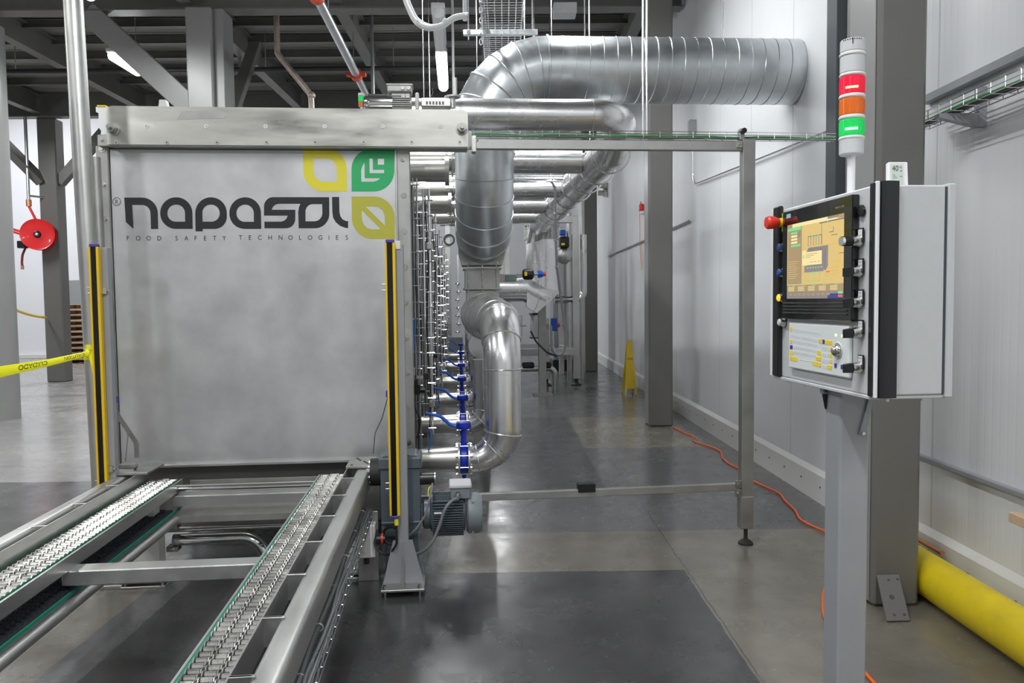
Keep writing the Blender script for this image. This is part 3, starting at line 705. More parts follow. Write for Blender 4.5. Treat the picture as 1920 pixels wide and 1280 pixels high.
g = MB('key_blue'); c_ = P_(727, 738, 4.63); g.box(c_.x-.01, c_.x+.01, 4.61, 4.65, c_.z-.02, c_.z+.02, .003); g.build('sensor_head', 'key_blue', s)
# wire basket hung outside the right beam
mt = mesh_tray('cable_basket', (-.425, .9, .365), (-.425, 4.15, .365), .075, .06, 'long wire basket with grey conduit hung along the outside of the right conveyor beam', C, (1, 0, 0), .1, (('tube_grey', -.012, .013, .03), ('cable_grey', .02, .008, .02), ('motor_light', .012, .006, .035)), r=.0025)
for k in range(9):
    g = MB('offwhite'); yy = 1.2+.36*k; g.ring((-.437, yy, .395), (0, 1, .15), .0145, .0028, 16, 5); g.build('cable_tie', 'offwhite', mt)

# ------------------------------------------------------------------ light curtains and their stands
def light_curtain(x, y, z0, z1, label, flip=False):
    t = thing('light_curtain', label, 'light curtain', C, (x, y, z0))
    w = .026
    g = MB('yellow_curtain'); g.box(x-w, x-w+.010, y-.014, y+.018, z0, z1, .002); g.box(x+w-.014, x+w, y-.014, y+.018, z0, z1, .002); g.box(x-w+.008, x+w-.01, y+.002, y+.018, z0, z1); g.build('housing', 'yellow_curtain', t)
    g = MB('curtain_black'); g.box(x-w+.010, x+w-.014, y-.008, y+.004, z0+.002, z1-.002); g.build('window', 'curtain_black', t)
    for a_, b_ in ((z1, z1+.016), (z0-.016, z0)):
        g = MB('purple'); g.box(x-w+.004, x+w-.004, y-.013, y+.017, a_, b_, .003); g.build('end_cap', 'purple', t)
    g = MB('yellow_tape'); g.cyl((x+.006, y, z0-.05), (x+.006, y, z0-.016), .011, n=10); g.build('plug', 'yellow_tape', t)
    for u in (.12, .85):
        zz_ = z0+(z1-z0)*u; g = MB('stainless_dull'); g.cyl((x-w-.02, y+.01, zz_), (x-w, y+.01, zz_), .0035, n=6); g.build('clamp_bolt', 'stainless_dull', t); g = MB('stainless_dull'); g.cyl((x-w-.02, y+.01, zz_-.03), (x-w, y+.01, zz_-.03), .0035, n=6); g.build('clamp_bolt', 'stainless_dull', t)
    return t
SY = 3.96
a = C.at(731, 455, y=SY); b = C.at(741, 966, y=SY); xr = (a.x+b.x)/2
lc = light_curtain(xr, SY, b.z, a.z, 'yellow and black light curtain bar right of the front panel, beside the gear motor')
g = MB('cable_black'); g.tube(fillet([(xr+.006, SY, b.z-.05), (xr+.006, SY, b.z-.15), (xr-.05, SY+.06, b.z-.24), (xr-.12, SY+.08, b.z-.18), (xr-.10, SY+.1, b.z-.10)], .05), .006, 8); g.build('cable', 'cable_black', lc)
t = thing('curtain_stand', 'grey steel stand with gusseted foot plate carrying the right light curtain', 'stand', C, (xr+.03, SY+.06, 0))
sx = xr+.030
g = MB('post_grey'); g.box(sx-.026, sx+.034, SY+.03, SY+.09, .03, a.z-.005, .004); g.build('post', 'post_grey', t)
g = MB('offwhite'); g.box(sx-.04, sx+.02, SY+.024, SY+.03, a.z-.03, a.z+.012, .001); g.build('top_plate', 'offwhite', t)
g = MB('post_grey'); g.prism([(sx-.10, SY+.026, .045), (sx+.11, SY+.026, .045), (sx+.055, SY+.026, .27), (sx-.045, SY+.026, .27)], (0, .006, 0)); g.build('gusset', 'post_grey', t)
g = MB('stainless_dull'); g.prism([(sx-.001, SY-.045, .045), (sx+.005, SY-.045, .045), (sx+.005, SY+.026, .26), (sx-.001, SY+.026, .26)], (.006, 0, 0)); g.build('front_rib', 'stainless_dull', t)
g = MB('stainless_dull'); g.box(sx-.105, sx+.115, SY-.07, SY+.14, .033, .045, .002); g.build('foot_plate', 'stainless_dull', t)
for u in (-.085, .09):
    for v in (-.05, .115):
        g = MB('nickel'); g.cyl((sx+u, SY+v, 0), (sx+u, SY+v, .065), .007, n=8); g.cyl((sx+u, SY+v, .045), (sx+u, SY+v, .055), .014, n=6); g.build('anchor_bolt', 'nickel', t)
SY2 = SY; SY = 4.26; a = C.at(176, 463, y=SY); b = C.at(195, 930, y=SY); xl = a.x*.5+b.x*.5
light_curtain(xl, SY, .40, a.z, 'yellow and black light curtain bar left of the front panel')
t = thing('curtain_stand', 'narrow grey steel stand directly behind the left light curtain', 'stand', C, (xl+.03, SY+.05, 0))
g = MB('post_grey'); g.box(xl+.024, xl+.056, SY+.02, SY+.07, .02, a.z-.0, .003); g.build('post', 'post_grey', t)
g = MB('stainless_dull'); g.box(xl-.10, xl+.10, SY-.06, SY+.15, 0, .02, .002); g.build('foot_plate', 'stainless_dull', t)
for pz in (C.at(185, 545, y=SY).z, C.at(200, 880, y=SY).z):
    g = MB('nickel'); g.box(xl+.022, xl+.05, SY+.005, SY+.02, pz-.018, pz+.018, .002); g.cyl((xl+.05, SY+.012, pz), (xl+.062, SY+.012, pz), .005, n=6); g.build('clamp', 'nickel', t)
# tall shiny pipe with caution tape
a = C.at(137, 0, y=4.36); b = C.at(190, 905, y=4.36); d = (b-a).normalized()
top = a-d*((5.16-a.z)/(-d.z))if False else a+(a-b)*((5.15-a.z)/(a.z-b.z)); bot = a+(b-a)*((a.z-.0)/(a.z-b.z))
t = thing('upright_pipe', 'tall shiny stainless pipe left of the front panel with yellow tape tied round it', 'pipe', C, bot)
mid = C.at(160, 292, y=4.36)
g = MB('stainless_dull'); o_ = Vector((.030, .045, 0)); g.tube([bot+o_, mid+o_], .028, 20); g.build('rear_tube', 'stainless_dull', t, ang=60)
g = MB('stainless'); g.tube([bot, top], .048, 32); g.build('tube', 'stainless', t, ang=60)
g = MB('polished'); g.cyl(bot, bot+Vector((0, 0, .01)), .08); g.build('foot_plate', 'polished', t)
# caution tape: a twisted ribbon from the pipe to the left hall column
tp = thing('caution_tape', 'yellow caution tape with black lettering stretched from the shiny pipe towards the left', 'tape', C, C.at(165, 655, y=4.3))
ptA = [C.at(168, 662, y=4.30), C.at(90, 680, y=4.31), C.at(0, 697, y=4.33), C.at(-160, 728, y=4.4), C.at(-330, 756, y=4.5)]
hw = [.013, .019, .030, .034, .036]
g = MB('yellow_tape'); prev = None; N = 24; fr_pts = []
def tape_pt(u):
    s_ = u*4; i = min(3, int(s_)); f = s_-i
    return ptA[i].lerp(ptA[i+1], f), hw[i]*(1-f)+hw[i+1]*f
for k in range(N+1):
    p_, h_ = tape_pt(k/N); a_ = g.bm.verts.new(p_+Vector((0, .004, h_))); c_ = g.bm.verts.new(p_+Vector((0, -.006, 0))); b_ = g.bm.verts.new(p_+Vector((0, .002, -h_)))
    if prev: g.face((prev[0], a_, c_, prev[1])); g.face((prev[1], c_, b_, prev[2]))
    prev = (a_, c_, b_)
g.build('ribbon', 'yellow_tape', tp, ang=80)
g = MB('ink')
def ontape(u, v):   # u metres along, v height fraction
    p_, h_ = tape_pt(min(1, u)); return p_+Vector((0, -.0075+.012*abs(v)*.5, h_*v))
for (txt, ua, ub) in (('CAUTION', .03, .15), ('CUIDADO', .25, .40), ('CAUTION', .50, .64)):
    vs, fs = text2d(txt, 1.); x0 = min(v[0] for v in vs); x1 = max(v[0] for v in vs)
    g.flat((vs, fs), lambda x, y: ontape(ua+(ub-ua)*(x-x0)/(x1-x0), .62-y*1.5))
g.build('lettering', 'ink', tp)
g = MB('yellow_tape'); c0 = C.at(170, 662, y=4.36)
c0 = bot+(top-bot)*((c0.z-bot.z)/(top.z-bot.z))
for dz, r_ in ((0, .0485), (.035, .0485), (-.02, .049)):
    g.tube([c0+Vector((0, 0, dz+.014)), c0+Vector((0, 0, dz-.014))], r_, 24, cap=False)
g.build('wrap', 'yellow_tape', tp)
g = MB('yellow_tape'); g.sphere(C.at(164, 662, y=4.29), .017, 8, (1, .6, 1.2)); q = [C.at(165, 660, y=4.29), C.at(177, 664, y=4.285), C.at(184, 690, y=4.28), C.at(177, 716, y=4.275)]
v = [g.bm.verts.new(p_) for p_ in q]; g.face(v); v = [g.bm.verts.new(p_) for p_ in (C.at(166, 664, y=4.29), C.at(172, 668, y=4.292), C.at(178, 700, y=4.277), C.at(172, 690, y=4.27))]; g.face(v)
g.build('loose_end', 'yellow_tape', tp)

# ------------------------------------------------------------------ gear motor at the right end of the conveyor
GMY = 4.27
t = thing('gear_motor', 'blue-grey gear motor with finned housing and terminal box right of the conveyor end', 'motor', C, (-.2, GMY, 0))
g = MB('motor_grey')
pr = loop2([(-.345, .235, .03), (-.135, .235, .05), (-.135, .675, .03), (-.345, .675, .03)], 4)
g.prism([(x, GMY-.09, z) for x, z in pr], (0, .2, 0))
g.box(-.355, -.125, GMY-.10, GMY+.12, .60, .665, .008); g.box(-.345, -.135, GMY-.097, GMY+.1, .30, .315, .003); g.build('gearbox', 'motor_grey', t)
for (x_, y_, z_) in ((-.335, GMY-.08, .665), (-.20, GMY-.08, .665), (-.15, GMY-.08, .665), (-.28, GMY+.05, .665)):
    g = MB('motor_light'); g.cyl((x_, y_, z_), (x_, y_, z_+.01), .012, n=6); g.build('bolt', 'motor_light', t)
g = MB('black_rubber'); g.cyl((-.405, GMY, .57), (-.345, GMY, .57), .075, n=26); g.cyl((-.40, GMY, .57), (-.36, GMY, .57), .05, n=20); g.build('output_flange', 'black_rubber', t)
for k in range(6):
    w_ = 2*PI*k/6+.3; g = MB('nickel'); g.hexbolt((-.405, GMY+.055*math.cos(w_), .57+.055*math.sin(w_)), (-1, 0, 0), .008, .008); g.build('flange_bolt', 'nickel', t)
g = MB('polished'); g.cyl((-.43, GMY, .57), (-.405, GMY, .57), .02, n=16); g.build('output_shaft', 'polished', t)
mz = .325; mx0, mx1 = -.125, .205
g = MB('motor_grey'); g.lathe([(.06, 0), (.08, .01), (.08, .04), (.095, .05), (.095, .23), (.085, .235)], (mx0, GMY, mz), (1, 0, 0), 32); g.build('motor_body', 'motor_grey', t)
g = MB('motor_grey')
for k in range(14):
    zz_ = mz-.084+.013*k; hw_ = math.sqrt(max(.0001, .104**2-(zz_-mz)**2)); g.box(mx0+.055, mx0+.225, GMY-hw_-.012, GMY+hw_+.012, zz_-.0025, zz_+.0025)
for k in (-1, 0, 1): g.box(mx0+.055, mx0+.225, GMY+k*.035-.003, GMY+k*.035+.003, mz-.115, mz+.112)
g.build('cooling_fins', 'motor_grey', t)
g = MB('motor_light'); g.lathe([(.098, 0), (.112, .01), (.112, .062), (.100, .085), (.06, .088), (0, .088)], (mx1-.088, GMY, mz), (1, 0, 0), 32); g.build('fan_cover', 'motor_light', t)
for w_ in (.8, 2.3, 3.9, 5.4):
    g = MB('motor_light'); g.hexbolt((mx1-.055, GMY+.112*math.cos(w_)*-1, mz+.112*math.sin(w_)), (0, -math.cos(w_), math.sin(w_)), .007, .006); g.build('cover_bolt', 'motor_light', t)
g = MB('motor_light'); g.box(.03, .14, GMY-.07, GMY+.07, mz+.095, mz+.155, .006); g.build('terminal_box', 'motor_light', t)
g = MB('cabinet_grey'); g.box(.023, .147, GMY-.077, GMY+.077, mz+.155, mz+.178, .006); g.build('terminal_lid', 'cabinet_grey', t)
g = MB('nickel'); g.cyl((.07, GMY-.07, mz+.125), (.063, GMY-.105, mz+.11), .014, n=8); g.cyl((.07, GMY-.07, mz+.125), (.068, GMY-.085, mz+.12), .019, n=6); g.build('cable_gland', 'nickel', t)
g = MB('offwhite'); g.box(-.06, -.02, GMY-.118, GMY-.117, mz+.03, mz+.042); g.build('name_plate', 'offwhite', t)
pm = lambda px, py, y=4.12: C.at(px, py, y=y)
g = MB('cable_grey'); g.tube(fillet([(.063, GMY-.105, mz+.11), pm(838, 940), pm(824, 985), pm(812, 1015), pm(792, 1035), pm(760, 1045, 4.2)], .12), .0085, 10); g.build('cable', 'cable_grey', t)
e = pm(806, 893, GMY); g = MB('black_plastic'); g.cyl((e.x-.055, GMY-.05, e.z), (e.x+.03, GMY-.05, e.z), .033, n=22); g.use('nickel').cyl((e.x+.026, GMY-.05, e.z), (e.x+.031, GMY-.05, e.z), .034, n=22); g.cyl((e.x-.06, GMY-.05, e.z), (e.x-.045, GMY-.05, e.z), .02, n=6); g.cyl((-.135, GMY-.05, e.z), (e.x-.05, GMY-.05, e.z), .012, n=12); g.build('encoder', 'black_plastic', t)
g = MB('cable_grey'); g.tube(fillet([(e.x+.015, GMY-.08, e.z-.02), pm(807, 930), pm(798, 965), pm(782, 990), pm(765, 1005)], .1), .006, 8); g.build('cable', 'cable_grey', t)
g = MB('yellow_tape'); g.tube(fillet([(e.x+.01, GMY-.09, e.z-.03), pm(803, 915), pm(803, 928)], .02), .0025, 6); g.build('earth_wire', 'yellow_tape', t)
g = MB('motor_grey'); g.box(-.33, -.15, GMY-.06, GMY+.08, .02, .24, .004); g.box(-.36, -.12, GMY-.09, GMY+.11, 0, .02, .002); g.build('torque_support', 'motor_grey', t)
# isolator box
t = thing('isolator_box', 'pale grey isolator box with a black and red knob beneath the right conveyor beam', 'switch box', C, (-.42, 4.10, .12))
a, b = pm(670, 985, 4.08), pm(704, 1046, 4.08)
g = MB('offwhite'); g.box(a.x, b.x, 4.08, 4.16, b.z, a.z, .006); g.build('enclosure', 'offwhite', t)
g = MB('stainless_dull'); g.box(a.x-.01, b.x+.01, 4.165, 4.175, 0, a.z+.05, .002); g.build('mounting_plate', 'stainless_dull', t)
for z_ in (a.z-.03, b.z+.03):
    g = MB('cabinet_grey'); g.cyl((a.x+.03, 4.08, z_), (a.x+.03, 4.078, z_), .011, n=14); g.build('knockout', 'cabinet_grey', t)
g = MB('black_plastic'); g.cyl((b.x, 4.12, (a.z+b.z)/2), (b.x+.05, 4.12, (a.z+b.z)/2), .03, .024, 16); g.build('knob', 'black_plastic', t)
g = MB('red_knob'); g.cyl((b.x+.03, 4.12, (a.z+b.z)/2), (b.x+.04, 4.12, (a.z+b.z)/2), .032, n=16); g.build('knob_ring', 'red_knob', t)
g = MB('cable_black'); g.ring((b.x+.085, 4.14, (a.z+b.z)/2+.01), (.3, 1, .1), .05, .008, 22, 8); g.build('coiled_cable', 'cable_black', t)
g = MB('black_plastic'); g.cyl((a.x+.04, 4.12, b.z), (a.x+.04, 4.12, b.z-.04), .015, n=10); g.build('gland', 'black_plastic', t)
# ------------------------------------------------------------------ long tunnel body behind the front panel (frame M)
TY0, TY1 = 4.98, 15.6
def mpart(g, name, m, parent=None):
    o = g.build(name, m, None, M, (-1.15, 10, 0)); p_ = parent or MACHINE; o.parent = p_
    if parent is None:
        fr_, b_ = INFO[MACHINE.name]; o.matrix_parent_inverse = (fr_.m @ Matrix.Translation(b_)).inverted()
    else: o.matrix_basis = Matrix.Identity(4)
    return o
g = MB('stainless'); g.box(-1.95, -.40, TY0, TY1, .30, 2.30, .004); body = mpart(g, 'tunnel_body', 'stainless'); tag(body, 'long stainless tunnel body behind the front panel')
for k in range(7):
    y = 5.7+1.6*k; g = MB('stainless_dull'); g.box(-.40, -.365, y, y+.06, .02, 2.34, .003); mpart(g, 'frame_rib', 'stainless_dull', body)
    g = MB('stainless_dull'); g.box(-1.98, -1.95, y, y+.06, .02, 2.34, .003); mpart(g, 'frame_rib', 'stainless_dull', body)
g = MB('stainless_dull'); g.box(-1.97, -.38, TY0, TY1, 2.30, 2.36, .003); mpart(g, 'roof_plate', 'stainless_dull', body)
ORD = ['nearest', 'second', 'third', 'fourth', 'fifth', 'sixth', 'seventh']
YV = [5.0, 6.46, 8.04, 9.83, 12.2, 14.6]
# vertical wire baskets with hoses
def vbasket(y, first=True):
    x0, x1 = -.352, -.262; t = thing('hose_basket', '', 'cable tray', M, (x0, y, .3), 'upright hose baskets on the tunnel side')
    g = MB('zinc_wire')
    for x in (x0+.01, x0+.04, x0+.065, x1): g.cyl((x, y, .34), (x, y, 2.30), .0028, n=5)
    for y_ in (y+.05,): g.cyl((x1, y_, .34), (x1, y_, 2.30), .0028, n=5)
    for k in range(18):
        z = .42+.108*k; g.tube([(x0-.01, y-.002, z), (x1, y-.002, z), (x1, y+.05, z)], .003, 5)
        g.cyl((x1-.022, y-.004, z), (x1+.016, y-.004, z), .0045, n=6)
    g.build('wire_mesh', 'zinc_wire', t)
    for (m, xo, yo, r_) in (('tube_grey', .052, .03, .016), ('cable_black', .022, .02, .004), ('cable_grey', .034, .02, .005), ('zinc_wire', .012, .03, .007), ('cable_grey', .080, .03, .005), ('cable_black', .070, .012, .0035)):
        g = MB(m); pts = [(x0+xo+.006*math.sin(i*1.3+xo*77), y+yo+.006*math.cos(i*1.9+yo*90), .34+1.92*i/11) for i in range(12)]
        g.tube(pts, r_, 8); g.build('hose', m, t)
    return t
v0 = vbasket(5.06); v0['label'] = 'upright wire basket of hoses on the tunnel side, nearest one by the bolted flange'
for i in range(1, 7): dup(v0, (0, 1.55*i, 0), 'upright wire basket of hoses on the tunnel side, %s from the front' % ORD[i])
def clamp_row(y):
    x = -.205; t = thing('steam_riser', '', 'pipe', M, (x, y, .4), 'bright risers with clamps beside the tunnel')
    g = MB('chrome'); g.cyl((x, y, .55), (x, y, 2.30), .010, n=10); g.cyl((x-.04, y, 1.0), (x-.04, y, 2.30), .007, n=8); g.build('riser', 'chrome', t)
    g = MB('cable_black'); g.tube([(x-.018+.008*math.sin(i), y-.01, .6+.15*i) for i in range(12)], .005, 6); g.build('hose', 'cable_black', t)
    for k in range(16):
        z = .60+.108*k; g = MB('chrome'); g.cyl((x-.028, y-.012, z), (x+.028, y-.012, z), .0040, n=7); g.cyl((x+.014, y-.012, z), (x+.024, y-.012, z), .0062, n=7); g.build('clamp', 'chrome', t)
    for z in (1.87, .75): 
        g = MB('nickel'); g.box(x-.022, x+.022, y-.03, y, z, z+.055, .008); g.build('fitting', 'nickel', t)
    return t
r0 = clamp_row(5.55); r0['label'] = 'bright riser pipe with a ladder of small clamps, nearest one beside the tunnel'
for i in range(1, 6): dup(r0, (0.0, 1.55*i, 0), 'bright riser pipe with a ladder of small clamps, %s from the front' % ORD[i])
# solenoid valves, blue air hoses
for i, (y, nm) in enumerate(((5.0, 'black solenoid valve block with a long blue air hose, nearest the bolted flange'), (6.9, 'black solenoid valve block farther back among the hoses'))):
    x = -.31; q = lambda px, py: M.at(px, py, y=y-.03)
    sc_ = y/5.0
    t = thing('solenoid_valve', nm, 'valve', M, (x, y-.04, .95), None)
    zc = 1.5-(720-566)*5/FPX
    g = MB('black_plastic'); g.box(x-.015, x+.055, y-.06, y-.01, zc-.055, zc+.005, .004); g.box(x+.0, x+.04, y-.06, y-.01, zc+.01, zc+.04, .004); g.cyl((x+.055, y-.035, zc-.03), (x+.085, y-.035, zc-.03), .018, n=12); g.build('coil', 'black_plastic', t)
    g = MB('nickel'); g.box(x+.03, x+.08, y-.05, y-.02, zc+.04, zc+.065, .003); g.cyl((x+.01, y-.035, zc+.03), (x+.01, y-.035, zc+.12), .010, n=8); g.build('fitting', 'nickel', t)
    g = MB('black_plastic'); g.box(x+.075, x+.11, y-.06, y-.02, zc+.04, zc+.08, .004); g.build('connector', 'black_plastic', t)
    g = MB('blue_tube'); g.tube(fillet([(x+.01, y-.035, zc+.12), (x+.013, y-.04, zc+.2), (x+.022, y-.04, zc+.34), (x+.03, y-.04, zc+.43)], .1), .0048, 8); g.build('air_hose', 'blue_tube', t)
    g = MB('cable_black'); g.tube(fillet([(x+.01, y-.035, zc-.055), (x+.02, y-.04, zc-.15), (x+.055, y-.05, zc-.22), (x+.03, y-.04, zc-.34)], .1), .0055, 8); g.build('cable', 'cable_black', t)
    g = MB('blue_tube'); g.tube(fillet([(x+.10, y-.035, zc-.42), (x+.12, y-.04, zc-.36), (x+.115, y-.04, zc-.28)], .1), .0045, 8); g.build('drain_hose', 'blue_tube', t)
# nozzles, butterfly valves, elbows
def nozzle(y):
    t = thing('inlet_cone', '', 'pipe', M, (-.4, y, .48), 'steel inlet cones along the tunnel foot')
    g = MB('stainless_brushed'); g.lathe([(.066, 0), (.080, .36), (.080, .375)], (-.40, y, .48), (1, 0, 0), 28); g.build('cone', 'stainless_brushed', t, ang=60)
    return t
def valve(y):
    t = thing('butterfly_valve', '', 'valve', M, (.02, y, .48), 'blue butterfly valves along the tunnel foot'); z = .48
    g = MB('stainless'); g.lathe([(.078, 0), (.078, .006), (.108, .006), (.108, .016), (.078, .016)], (-.026, y, z), (1, 0, 0), 30); g.build('flange', 'stainless', t)
    g = MB('stainless'); g.lathe([(.078, 0), (.108, 0), (.108, .010), (.078, .010), (.078, .03)], (.046, y, z), (1, 0, 0), 30); g.build('flange', 'stainless', t)
    g = MB('blue_valve'); g.lathe([(.09, 0), (.098, .008), (.098, .042), (.09, .05)], (-.008, y, z), (1, 0, 0), 30); g.cyl((.017, y, z-.125), (.017, y, z-.08), .014, n=10); g.cyl((.017, y, z+.08), (.017, y, z+.20), .021, .016, n=12); g.box(.005, .029, y-.015, y+.015, z+.09, z+.16, .004); g.build('valve_body', 'blue_valve', t)
    for k in range(8):
        w_ = 2*PI*(k+.5)/8; yy, zz_ = y+.098*math.cos(w_), z+.098*math.sin(w_)
        g = MB('zinc_wire'); g.cyl((-.036, yy, zz_), (.070, yy, zz_), .0045, n=6); g.cyl((-.032, yy, zz_), (-.024, yy, zz_), .010, n=6); g.cyl((.056, yy, zz_), (.064, yy, zz_), .010, n=6); g.build('flange_bolt', 'zinc_wire', t)
    g = MB('blue_valve'); g.lathe([(.030, 0), (.046, .005), (.050, .02), (.046, .045), (.02, .05)], (.017, y, z+.195), (0, 0, 1), 18); g.build('lever_head', 'blue_valve', t)
    g = MB('blue_light'); pts = fillet([(-.02, y, z+.215), (-.06, y-.0, z+.215), (-.13, y-.01, z+.285), (-.225, y-.02, z+.31)], .1, 5); g.tube(pts, [.011]*(len(pts)-1)+[.008], 8)
    g.build('lever', 'blue_light', t)
    return t
def elbow(y, full):
    t = thing('jacketed_elbow', '', 'pipe', M, (.2, y, .48), None if full else 'shiny jacketed elbows behind the nearest one')
    if full: pts0 = [(.056, y, .48), (.275, y, .48), (.275, y, 1.36), (.20, y+1.88, 1.385)]
    else: pts0 = [(.056, y, .48), (.20, y, .48), (.20, y, 1.02)]
    if full: pts0.insert(-1, (.235, y+.95, 1.372)); pts0.insert(-1, (.215, y+1.4, 1.38))
    pts = fillet(pts0, [.20, .30, 0, 0] if full else [.17], 10)
    tot = [0]
    for a_, b_ in zip(pts, pts[1:]): tot.append(tot[-1]+(b_-a_).length)
    rad = [.082+.040*min(1, s_/.30)+.033*max(0, min(1, (s_-.85)/.45))+.035*max(0, min(1, (s_-1.5)/.6)) for s_ in tot]
    if not full: rad = [.080+.02*min(1, s_/.3) for s_ in tot]
    g = MB('jacket'); g.tube(pts, rad, 36); g.build('pipe_jacket', 'jacket', t, ang=50)
    # raised seams where the jacket pieces overlap
    idx = [2, 6, 10] if not full else [2, 6, 10, 12, 16, 20, 22, 23, 24]
    for k in idx:
        if k >= len(pts)-1: continue
        d = (pts[k+1]-pts[k-1]); g = MB('jacket'); g.ring(pts[k], d, rad[k]+.001, .005, 32, 6); g.build('seam_bead', 'jacket', t)
    return t
for i, y in enumerate(YV):
    n_ = nozzle(y) if i == 0 else dup(n0, (0, y-5.0, 0)); v_ = valve(y) if i == 0 else dup(vv0, (0, y-5.0, 0))
    if i == 0: n0, vv0 = n_, v_
    w_ = 'nearest' if i == 0 else ORD[i]+' from the front'
    n_['label'] = 'bare steel inlet cone between tunnel and blue valve, %s' % w_
    v_['label'] = 'dark blue butterfly valve with a curved lever, %s' % w_
e0 = elbow(5.0, True); e0['label'] = 'large shiny jacketed pipe curving up from the nearest blue valve'
for i, y in enumerate(YV[1:], 1):
    if i == 1: e1 = elbow(y, False); e_ = e1
    else: e_ = dup(e1, (0, y-YV[1], 0))
    e_['label'] = 'shiny jacketed elbow right of the blue valve, %s from the front' % ORD[i]
t = thing('jacketed_header', 'shiny header pipe joining the tops of the rear elbows', 'pipe', M, (.20, 10.8, 1.02))
g = MB('jacket'); g.cyl((.20, 7.05, 1.10), (.20, 15.0, 1.10), .12, n=28); g.build('pipe_jacket', 'jacket', t)
for k in range(4): g = MB('stainless_dull'); g.box(.12, .28, 7.2+2.0*k, 7.28+2.0*k, 0, 1.0, .003); g.build('support_leg', 'stainless_dull', t)

# valve box under the spiral duct
vx, vy = .20, 6.75
t = thing('damper_box', 'rectangular flanged steel damper box joining the spiral duct to the shiny pipe below', 'damper', M, (vx, vy, 1.55))
g = MB('stainless_dull'); g.box(vx-.15, vx+.15, vy-.14, vy+.14, 1.60, 1.79, .003); g.box(vx-.14, vx+.14, vy-.12, vy+.12, 1.44, 1.60, .003)
for z in (1.605, 1.775): g.box(vx-.165, vx+.165, vy-.165, vy+.165, z, z+.012, .001)
g.build('housing', 'stainless_dull', t)
for x in (-.12, .0, .12):
    g = MB('nickel'); g.cyl((vx+x, vy-.155, 1.585), (vx+x, vy-.155, 1.81), .005, n=6); g.build('tie_bolt', 'nickel', t)
g = MB('stainless_dull'); g.box(vx+.14, vx+.20, vy-.05, vy+.05, 1.67, 1.74, .003); g.build('actuator_bracket', 'stainless_dull', t)
g = MB('motor_light'); g.box(vx+.20, vx+.30, vy-.045, vy+.045, 1.675, 1.735, .005); g.build('actuator_gear', 'motor_light', t)
g = MB('logo_green'); g.box(vx+.235, vx+.255, vy-.047, vy-.045, 1.695, 1.72); g.build('label_plate', 'logo_green', t)
c_ = M.at(990, 514, y=vy); g = MB('black_plastic'); g.lathe([(.03, -.05), (.047, -.035), (.05, 0), (.047, .035), (.03, .05)], (c_.x, vy, c_.z), (1, 0, 0), 22); g.build('actuator_head', 'black_plastic', t)
g = MB('key_yellow'); g.box(c_.x-.035, c_.x-.012, vy-.051, vy-.046, c_.z-.015, c_.z+.02); g.build('warning_label', 'key_yellow', t)
g = MB('stainless_dull'); g.cyl((vx+.3, vy, c_.z), (c_.x+.12, vy, c_.z), .01, n=8); g.build('spindle', 'stainless_dull', t)
g = MB('blue_light'); g.cyl((c_.x+.085, vy, c_.z), (c_.x+.13, vy, c_.z), .032, .026, n=8); g.build('indicator', 'blue_light', t)
g = MB('red_knob'); g.cyl((c_.x+.13, vy, c_.z), (c_.x+.155, vy, c_.z), .018, n=8); g.build('indicator_cap', 'red_knob', t)
g = MB('zinc_wire'); g.tube(fillet([(c_.x+.1, vy, c_.z-.03), (c_.x+.08, vy-.1, c_.z-.25), (c_.x+.02, vy-.05, c_.z-.35)], .1), .004, 6); g.build('air_hose', 'zinc_wire', t)

# ------------------------------------------------------------------ big spiral duct
dz, dr, dx, dyy = 3.285, .247, .21, 6.05
t = thing('spiral_duct', 'big galvanised spiral duct coming from the white wall and bending down to the machine', 'duct', M, (dx, dyy, 2.2))
g = MB('galvanised'); xe = 2.665
g.cyl((.70, dyy, dz), (xe, dyy, dz), dr, n=48)
def helix(g, o, ax, u, w, r, l, pitch, tr=.0045, n=28):
    pts = []; N = int(l/pitch*n)
    for k in range(N+1):
        a_ = 2*PI*k/n; pts.append(o+ax*(pitch*k/n)+(u*math.cos(a_)+w*math.sin(a_))*r)
    g.tube(pts, tr, 5)
X_, Y_, Z_ = Vector((1, 0, 0)), Vector((0, 1, 0)), Vector((0, 0, 1))
helix(g, Vector((.72, dyy, dz)), X_, Z_, Y_, dr, xe-.74, .103)
g.ring((.70, dyy, dz), X_, dr+.004, .008, 44); g.build('straight_run', 'galvanised', t, ang=50)
g = MB('galvanised'); Rb = .49; pts = []; nseg = 6
for k in range(nseg*2+1):
    a_ = PI/2*k/(nseg*2); pts.append(Vector((.70-Rb*math.sin(a_), dyy, dz-Rb+Rb*math.cos(a_))))
gp = [pts[0]]+[pts[i] for i in range(1, len(pts), 2)]+[pts[-1]]
g.tube(gp, dr, 48); 
for i in range(1, len(gp)-1):
    d_ = (gp[i+1]-gp[i]).normalized()+(gp[i]-gp[i-1]).normalized(); g.ring(gp[i], d_, dr+.003, .0055, 44)
g.build('elbow', 'galvanised', t, ang=12)
g = MB('galvanised'); rv = .228; zt, zb = dz-Rb, 2.16
vp = fillet([(dx, dyy, zt), (dx, dyy, 2.06), (dx, vy-.15, 2.05)], .56, 12)
g.tube(vp, [dr, ]+[rv]*(len(vp)-1), 48)
g.ring((dx, dyy, zt-.0), Z_, dr+.003, .007, 44); g.ring((dx, dyy, 2.64), Z_, rv+.004, .007, 44)
for i in (3, 5, 7, 9, 11):
    d_ = vp[min(i+1, len(vp)-1)]-vp[i-1]; g.ring(vp[i], d_, rv+.002, .005, 44)
g.build('lower_run', 'galvanised', t, ang=20)
